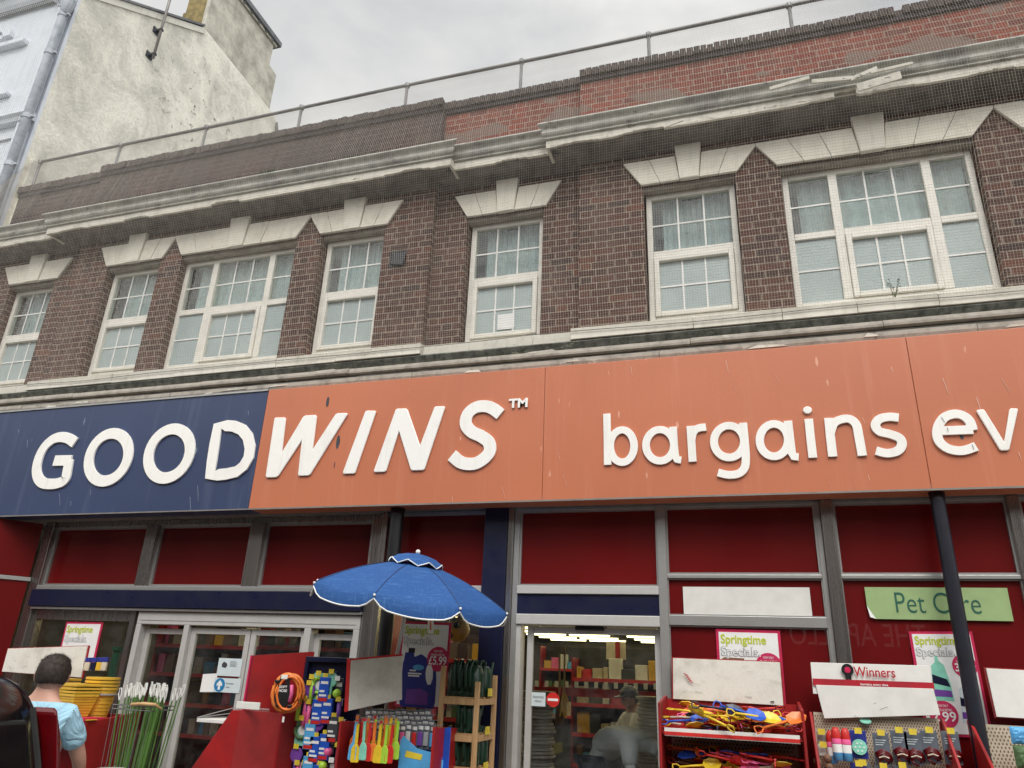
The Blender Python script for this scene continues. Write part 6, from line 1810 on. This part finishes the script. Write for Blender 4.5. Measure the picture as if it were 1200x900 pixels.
# red box behind the rack foot
# ---- navy pegboard unit with toys
nx0, nx1 = px_at_z(352, 1.2, -.45), px_at_z(408, 1.2, -.45)
nv = thing('pegboard_unit', 'navy pegboard display unit of hanging toys between red panels', 'display stand', ((nx0+nx1)/2, -.42, .1)); w_ = (nx1-nx0)/2
zN = za(380, 776, -.45)-.1
mb = MB(); mb.box(-w_-.02, w_+.05, 0, .03, 0, zN); mb.build('back_panel', 'navy', nv)
mb = MB(); mb.box(-w_-.03, w_+.06, -.04, .05, zN, zN+.04); mb.build('top_rail', 'navy', nv, bev=.004)
mb = MB(); mb.box(-w_-.03, -w_, -.04, .05, 0, zN-.001); mb.build('side_post', 'navy', nv)
offn = Vector(nv.location)
def toypack(cc):
    def fn(t):
        c, k = cc
        if k == 'box':
            pbox(t, 'pack', c, (-.045, .045, -.05, -.01, -.19, -.01)); pbox(t, 'print', 'white', (-.035, .03, -.0515, -.0505, -.15, -.135), (-.035, .01, -.0515, -.0505, -.12, -.105), (-.03, .035, -.0515, -.0505, -.06, -.04), bev=0)
            pbox(t, 'lower_print', 'red', (-.038, .038, -.0515, -.0505, -.185, -.16), bev=0)
        elif k == 'bat':
            mb = MB(); mb.lathe([(.05, 0), (.055, .008), (.05, .016)], 0, -.02, -.06, 20, Matrix.Rotation(R_(90), 3, 'X')); mb.build('head', c, t); pbox(t, 'handle', c, (-.013, .013, -.036, -.02, -.21, -.11), bev=.005)
        elif k == 'tube': mb = MB(); mb.tube([(0, -.02, -.005), (.005, -.03, -.2)], .018, 10); mb.build('tube', c, t, smooth=True); pbox(t, 'card', 'white', (-.02, .02, -.012, -.01, -.05, .0))
        elif k == 'ball':
            pbox(t, 'card', 'charcoal', (-.035, .035, -.01, -.006, -.13, 0)); mb = MB(); mb.ball((0, -.03, -.11), .033, 14, 10); mb.build('ball', c, t, smooth=True)
            pbox(t, 'print', 'white', (-.025, .025, -.0115, -.0105, -.06, -.03), bev=0)
        elif k == 'ring':
            pbox(t, 'card', 'teal', (-.06, .06, -.008, -.004, -.2, 0)); mb = MB(); mb.tube([(.055*math.cos(a*.3142), -.02, -.09+.055*math.sin(a*.3142)) for a in range(20)], .012, 8, closed=True); mb.build('ring', c, t, smooth=True)
            mb = MB(); mb.lathe([(.035, 0), (.035, .003)], 0, -.010, -.09, 16, Matrix.Rotation(R_(90), 3, 'X')); mb.build('badge', 'white', t)
        ticket(t, .0, 0, 'price_yellow' if k != 'ball' else 'white'); hook(t, .05)
    return fn
items = [(369, 793, 'lime', 'tube', 'bright green tube toy along the top'), (366, 800, 'purple', 'bat', 'dark purple paddle bat at the upper left'), (385, 792, 'blue', 'box', 'blue boxed toy in the top row'), (399, 795, 'lime', 'ball', 'tennis ball on a black card at the upper right'),
         (361, 818, 'pink', 'tube', 'pink tube toy beneath the purple bat'), (365, 822, 'pink', 'tube', 'pink tube toy nearest the blue boxes'), (377, 818, 'blue', 'box', 'blue boxed toy at the left of the second row'), (388, 817, 'blue', 'box', 'blue boxed toy at the right of the second row'),
         (357, 841, 'green_goods', 'ring', 'green ring toy on a mint card'), (374, 861, 'blue', 'box', 'blue boxed toy at the left of the third row'), (385, 858, 'blue', 'box', 'blue boxed toy at the right of the third row'), (383, 878, 'lime', 'ball', 'tennis ball on a black card near the bottom'), (389, 862, 'pink', 'ball', 'pink ball on a card in the third row'),
         (351, 874, 'purple', 'bat', 'purple and mint bat at the lower left'), (352, 893, 'pink', 'tube', 'pink tube toy at the bottom left edge'), (361, 893, 'pink', 'tube', 'pink tube toy at the bottom by the blue boxes')]
items += [(376, 838, 'purple', 'bat', 'dark purple paddle bat between the boxed rows'), (368, 846, 'sky_blue', 'box', 'light blue boxed toy beside the green ring toy'), (400, 819, 'purple', 'tube', 'purple tube toy beneath the upper tennis ball'), (403, 843, 'white', 'tube', 'white tube toy at the right side of the third row'), (399, 872, 'pink', 'tube', 'pink tube toy at the lower right corner'), (366, 884, 'sky_blue', 'box', 'light blue boxed toy in the lowest row'), (378, 894, 'blue', 'box', 'blue boxed toy in the lowest row'), (392, 890, 'red', 'ball', 'red ball on a black card in the lowest row'), (354, 812, 'lime', 'tube', 'bright green tube toy at the upper left edge'), (377, 789, 'lime', 'ring', 'lime ring toy along the top'), (392, 787, 'teal', 'bat', 'mint paddle bat along the top'), (395, 838, 'charcoal', 'box', 'black boxed toy right of the blue boxes')]
for px, py, c, k, l in items: hang(l+' of the navy unit' if ' of the' not in l else l+', navy unit', None, px, py, -.52, toypack((c, k)), {'box': 'boxed_toy', 'bat': 'toy_bat', 'tube': 'tube_toy', 'ball': 'ball_pack', 'ring': 'ring_toy'}[k], 'toy')

# ---- tall red partition with the coiled hose, and the low red slanted stand
t1 = thing('red_partition', 'tall red partition panel in front of the sliding doors, orange hose hung on it', 'panel', tuple(at(298, 900, -.75)))
off = Vector(t1.location)
P_ = [at(297, 768, -.75), at(366, 763.5, -.42), at(366, 763.5, -.42), at(297, 768, -.75)]
P_[2].z = .12; P_[3].z = .12
mb = MB(); mb.prism([p-off for p in P_], (.012, .016, 0)); mb.build('panel', 'red_stand', t1, bev=.003)
P_ = [at(296, 768, -.752), at(298, 768, -.752), None, None]
mb = MB(); x = P_[0].x; mb.box(x-.014-off.x, x-.001-off.x, -.76-off.y, -.735-off.y, .12-off.z, P_[0].z-off.z); mb.build('edge_strip', 'crimson', t1)
A = at(297, 812, -.76)-off
t2 = thing('slanted_stand', 'low red slanted display stand in front of the tall red partition', 'display stand', tuple(at(260, 900, -1.1)))
off = Vector(t2.location)
Pn = [at(272, 832, -1.05), at(281, 832, -1.05), at(283, 905, -1.05), at(221, 905, -1.05)]
Pn = [p.copy() for p in Pn]
a0, a1 = Pn[0], Pn[1]; s0 = (Pn[3]-Pn[0]); k = (.12-Pn[0].z)/s0.z
bl_ = Pn[0]+s0*min(k, 2.2); br_ = Vector((Pn[1].x, -1.05, .12)); 
mb = MB(); mb.prism([p-off for p in (a0, a1, br_, Vector((bl_.x, -1.05, .12)), bl_)], (0, .018, 0)); mb.build('side_panel', 'red_stand', t2, bev=.003)
q0 = Vector((a1.x, -1.05, a1.z)); q1 = Vector((at(330, 832, -.80).x, -.80, a1.z-.02))
mb = MB(); mb.prism([p-off for p in (q0, q1, Vector((q1.x, q1.y, .12)), Vector((q0.x+.001, q0.y, .12)))], (.008, .016, 0)); mb.build('front_panel', 'red_stand', t2, bev=.003)
# price strip on it
A, B = at(275, 826, -1.04), at(305, 827, -1.02)
t3 = thing('white_tray', 'shallow white wire-sided tray resting by the low red slanted stand', 'tray', tuple(at(230, 848, -.95)))
off = Vector(t3.location)
q = [at(230, 846, -1.0), at(262, 850, -1.0), at(296, 826, -.8), at(238, 836, -.75)]
zq = q[0].z
pl = [Vector((p.x, p.y, zq)) for p in (q[0], q[1])]+[Vector((q[1].x+.18, -.72, zq)), Vector((q[0].x+.12, -.72, zq))]
mb = MB(); mb.prism([p-off for p in pl], (0, 0, .025)); mb.build('base', 'white_board', t3, bev=.003)
mb = MB()
for k in range(22):
    p = pl[3].lerp(pl[2], k/21)-off; mb.tube([p+Vector((0, 0, .02)), p+Vector((0, 0, .10))], .0025, 4)
for z in (.03, .06, .10): mb.tube([pl[0]-off+Vector((0, 0, z if z < .05 else .03)), pl[3]-off+Vector((0, 0, z)), pl[2]-off+Vector((0, 0, z))], .003, 4)
mb.build('wire_side', 'alu', t3)
pp = at(291, 826, -1.03); 
t4 = thing('price_rail', 'white price rail lying across the top corner of the slanted stand', 'rail', tuple(pp)); pbox(t4, 'rail', 'white_board', (-.10, .10, -.006, .006, -.03, .02)); 
# hose coil
p = at(335, 812, -.66)
t5 = thing('coiled_hose', 'bright orange coiled garden hose on a black card hung on the red partition', 'hose', tuple(p), R_(20))
for j, (r, dy, m_) in enumerate(((.124, 0, 'orange_hose'), (.116, -.024, 'orange_hose'), (.108, .016, 'orange'), (.100, -.038, 'orange_hose'), (.094, -.012, 'orange'), (.120, .024, 'orange_hose'), (.105, -.05, 'orange'), (.112, .004, 'orange_hose'))):
    mb = MB(); mb.tube([((r+.003*math.sin(a*2.1+j))*.86*math.cos(a*2*math.pi/36)+.006*j, dy, r*1.12*math.sin(a*2*math.pi/36)) for a in range(36)], .0105, 7, closed=True); mb.build('coil', m_, t5, smooth=True)
mb = MB(); mb.xz([(-.045, .13), (.025, .13), (.035, .06), (.05, -.06), (.02, -.10), (-.05, -.10), (-.075, -.03), (-.055, .05)], -.055, -.050); cd = mb.build('card', 'black', t5, bev=.002)
for i, (s_, z) in enumerate((('SOFT', .035), ('HOSE', .008), ('', -.02))):
    if s_: text('lettering', s_, .026, -.045, -.057, z, 'white', cd, .0004, .0006)
pbox(cd, 'ticket', 'white', (-.04, .01, -.062, -.058, .10, .13)); pbox(cd, 'badge', 'lamp_red', (-.02, .0, -.058, -.056, .065, .085), bev=0)
mb = MB(); mb.tube([(.05, -.06, .06), (.06, -.065, 0), (.05, -.06, -.06)], .014, 8); mb.build('connector', 'pink', t5, smooth=True)
for a in (-.9, 2.4): 
    mb = MB(); mb.box(-.018+.09*math.cos(a), .018+.09*math.cos(a), -.06, .03, .12*math.sin(a)-.012, .12*math.sin(a)+.012); mb.build('clip', 'black', t5, bev=.004)
p = at(330, 843, -.68); t6 = thing('small_ticket', 'tiny white price ticket on the red partition below the orange hose', 'ticket', tuple(p)); pbox(t6, 'ticket', 'white', (-.025, .025, -.003, 0, -.02, .02), bev=0)

# ---- left-hand stand behind the man
QL = [(7, 760), (100, 757), (94.5, 794), (2, 787)]
lx0, lx1 = at(-10, 850, -.75).x, at(128, 850, -.75).x
zl = za(110, 846, -.95)
b5 = bin_stand(lx0-.3, lx1, -1.0, -.45, zl, zl+.05, 'red stand of mustard buckets at the far left under a blank white board', [zl, .6], side_left=True)
hb = whiteboard(b5, QL, -.50, .02, mat='board_dirty'); scuffs(hb, b5, QL, -.5, 6, 15)
off = Vector(b5.location)
mb = MB(); mb.box(lx1-.22-off.x, lx1+.0-off.x, -1.02-off.y, -.8-off.y, zl-.1, zl-.075); mb.build('worn_corner', 'crimson', b5)
p = at(93, 845, -1.0); t = thing('yellow_leaflet', 'flat yellow leaflet on the edge of the red bucket stand', 'leaflet', (p.x, -.96, zl+.012)); pbox(t, 'leaflet', 'yellow', (-.09, .09, -.05, .05, 0, .004), bev=0)
def bucket(t, r=.13, h=.22, square=False):
    mb = MB(); n = 4 if square else 24; prof = []
    for k in range(9):
        z = h*k/8; rr = r*(.68+.32*k/8); prof += [(rr, z), (rr+.004, z+.004)]
    if square:
        rows = []
        for rr, z in prof+[(r*1.06, h), (r*1.06, h+.02)]:
            rows.append([mb.bm.verts.new((sx*rr, sy*rr*.8, z)) for sx, sy in ((-1, -1), (1, -1), (1, 1), (-1, 1))])
        for A, B in zip(rows, rows[1:]):
            for k in range(4): mb.face((A[k], A[(k+1) % 4], B[(k+1) % 4], B[k]))
        mb.face(rows[0][::-1])
    else: mb.lathe(prof+[(r*1.06, h), (r*1.06, h+.02), (r*.98, h+.02)], n=28)
    mb.build('body', 'mustard', t, bev=.003)
    for k in range(3): 
        mb = MB()
        if square: mb.box(-r*1.07, r*1.07, -r*.86, r*.86, h+.026+k*.026, h+.042+k*.026)
        else: mb.lathe([(r*1.05, h+.026+k*.026), (r*1.07, h+.03+k*.026), (r*1.07, h+.046+k*.026)], n=28)
        mb.build('nested_rim', 'mustard', t)
p = at(85, 838, -.90); t = thing('bucket', 'square mustard plastic tub stack right behind the man, front of the red stand', 'bucket', (p.x, -.90, zl+.005), R_(-12)); bucket(t, .125, .17, True)
p = at(112, 836, -.72); t = thing('bucket', 'round mustard bucket stack with a grey band, rightmost on the red stand', 'bucket', (p.x, -.72, zl+.005)); bucket(t, .125, .22)
mb = MB(); mb.lathe([(.135, .18), (.1365, .182), (.1365, .192), (.135, .194)], n=28); mb.build('grey_band', 'grey_pot', t)
p = at(62, 832, -.72); t = thing('bucket', 'mustard tub stack mostly hidden by the man, left on the red stand', 'bucket', (p.x, -.72, zl+.005), R_(-5)); bucket(t, .12, .20, True)
for i, (px, c) in enumerate(((102, 'beige'), (109, 'navy'), (116, 'mustard'), (122, 'beige'))):
    p = at(px, 786, -.48); l = ['beige brush pack left of the others on the navy-topped row', 'navy brush pack in the navy-topped row by the buckets', 'mustard brush pack in the navy-topped row by the buckets', 'beige brush pack nearest the green post'][i]
    t = thing('brush_pack', l, 'pack', tuple(p)); pbox(t, 'pack', c, (-.028, .028, -.02, .0, -.0, .07)); pbox(t, 'header', 'jug_blue', (-.03, .03, -.021, .001, .072, .11)); hook(t, .03)
p = at(129, 800, -.5); t = thing('green_post', 'dark green upright post beside the mustard buckets', 'post', (p.x, -.50, .1)); pbox(t, 'post', 'dark_green', (-.025, .025, -.02, .02, 0, za(129, 762, -.5)-.1)); 
mb = MB(); mb.box(-.035, .035, -.03, .03, za(129, 762, -.5)-.1, za(129, 762, -.5)-.07); mb.build('post_cap', 'dark_green', t)
# grey flower pots
def pots(px, py, n, r, label):
    p = at(px, py, -1.15); t = thing('pot_stack', label, 'flower pot', (p.x, -1.15, p.z-.02*n-.1)); 
    for k in range(n):
        z = k*.024; mb = MB(); mb.lathe([(r*.72, z-.06), (r*.92, z), (r, z+.001), (r*1.02, z+.018), (r*.97, z+.02)], n=24); mb.build('pot', 'grey_pot', t, bev=0)
pots(133, 888, 8, .105, 'stack of grey plant pots below the green canes'); pots(104, 903, 5, .09, 'lower stack of grey plant pots beside the red stand')
# support crate
p = at(120, 905, -1.15); 
# ---- green canes in a wire basket
bp_ = at(160, 870, -.75)
wb = thing('wire_basket', 'grey wire basket holding green canes beside the entrance', 'basket', (bp_.x, -.75, .1))
zt0 = za(160, 826, -.75)-.1
mb = MB()
for z in (zt0, zt0-.03, .5, .15): mb.tube([(-.19, -.13, z), (.19, -.13, z), (.19, .13, z), (-.19, .13, z)], .004, 5, closed=True)
for k in range(9):
    x = -.19+.38*k/8; mb.tube([(x, -.13, zt0), (x*.8, -.13, .12)], .0025, 4); mb.tube([(x, .13, zt0), (x*.8, .13, .12)], .0025, 4)
mb.build('wires', 'rail_metal', wb)
mb = MB(); mb.tube([(.0, -.14, zt0+.01), (.12, -.15, zt0+.02), (.24, -.15, zt0+.02), (.26, -.10, zt0-.01)], [.012, .014, .012, .008], 8); mb.build('wooden_handle', 'pine', wb)
cane = None; rc = random.Random(6)
for i in range(42):
    u = rc.random(); loc = (bp_.x-.12+.24*u, -.75+rc.uniform(-.07, .07), .14)
    tx = (-.06+.22*u)*1.0+rc.uniform(-.03, .03); L_ = za(160, 800, -.75)-.14+rc.uniform(-.03, .03)
    if cane is None:
        cane = thing('garden_cane', 'green garden cane with a white looped tip in the wire basket', 'cane', loc, group='green canes in the wire basket')
        mb = MB(); mb.tube([(0, 0, 0), (0, 0, .92)], .0055, 6); mb.build('stem', 'cane_green', cane)
        mb = MB(); mb.tube([(0, 0, .92), (.011, 0, .955), (.007, 0, .99), (-.007, 0, .99), (-.011, 0, .955), (0, 0, .922)], .0045, 5); mb.build('tip', 'bars', cane)
        o = cane
    else: o = copy_tree(cane)
    o.location = loc; o.scale = (1, 1, L_); o.rotation_euler = (rc.uniform(-.05, .05), tx/L_*1.0, rc.uniform(-.4, .4))

# ================================================================ WORLD, SUN, CAMERA
w = bpy.data.worlds.new("World"); bpy.context.scene.world = w; w.use_nodes = True
nt = w.node_tree; nt.nodes.clear()
out = nn(nt, 'ShaderNodeOutputWorld'); bg = nn(nt, 'ShaderNodeBackground')
EL, AZ = 50, 162    # sun behind the camera, slightly left
sky = nn(nt, 'ShaderNodeTexSky', sky_type='NISHITA'); sky.sun_disc = False
sky.sun_elevation = R_(EL); sky.sun_rotation = R_(AZ); sky.air_density = 1; sky.dust_density = 3
tc = nn(nt, 'ShaderNodeTexCoord')
mp = nn(nt, 'ShaderNodeMapping'); mp.inputs['Scale'].default_value = (1, 1, 1.6); nt.links.new(tc.outputs['Generated'], mp.inputs[0])
n1 = noise_(nt, mp.outputs[0], 2.6, 7, .52, .25)
cl = mixc(nt, ramp(nt, n1, .38, .64), (4.9, 5.05, 5.25), (8.0, 7.9, 7.6))
sund = Vector((math.sin(R_(AZ))*math.cos(R_(EL)), math.cos(R_(AZ))*math.cos(R_(EL)), math.sin(R_(EL))))
dp_ = nn(nt, 'ShaderNodeVectorMath', operation='DOT_PRODUCT'); nt.links.new(tc.outputs['Generated'], dp_.inputs[0]); dp_.inputs[1].default_value = sund
br = ramp(nt, dp_.outputs['Value'], .15, 1, 1.0, 3.2)
vm = nn(nt, 'ShaderNodeVectorMath', operation='SCALE'); nt.links.new(cl, vm.inputs[0]); nt.links.new(br, vm.inputs['Scale'])
c = mixc(nt, .95, sky.outputs[0], vm.outputs[0])
nt.links.new(c, bg.inputs[0]); bg.inputs[1].default_value = .095
nt.links.new(bg.outputs[0], out.inputs[0])
sl_ = bpy.data.lights.new('Sun', 'SUN'); sl_.energy = 1.45; sl_.angle = R_(25); sl_.color = (1, .96, .90)
so = bpy.data.objects.new('Sun', sl_); C.objects.link(so); so.rotation_euler = (-sund).to_track_quat('-Z', 'Y').to_euler()
cam = bpy.data.cameras.new('Camera'); co = bpy.data.objects.new('Camera', cam); C.objects.link(co)
cam.sensor_width = 36; cam.lens = F/1200*36; cam.clip_end = 500; cam.clip_start = .05
co.matrix_world = Matrix.Translation(CAM) @ RW.to_4x4()
sc = bpy.context.scene; sc.camera = co
sc.view_settings.view_transform = 'Standard'; sc.view_settings.look = 'None'; sc.view_settings.gamma = 1; sc.view_settings.exposure = .28
sc.cycles.max_bounces = 8; sc.cycles.transparent_max_bounces = 12
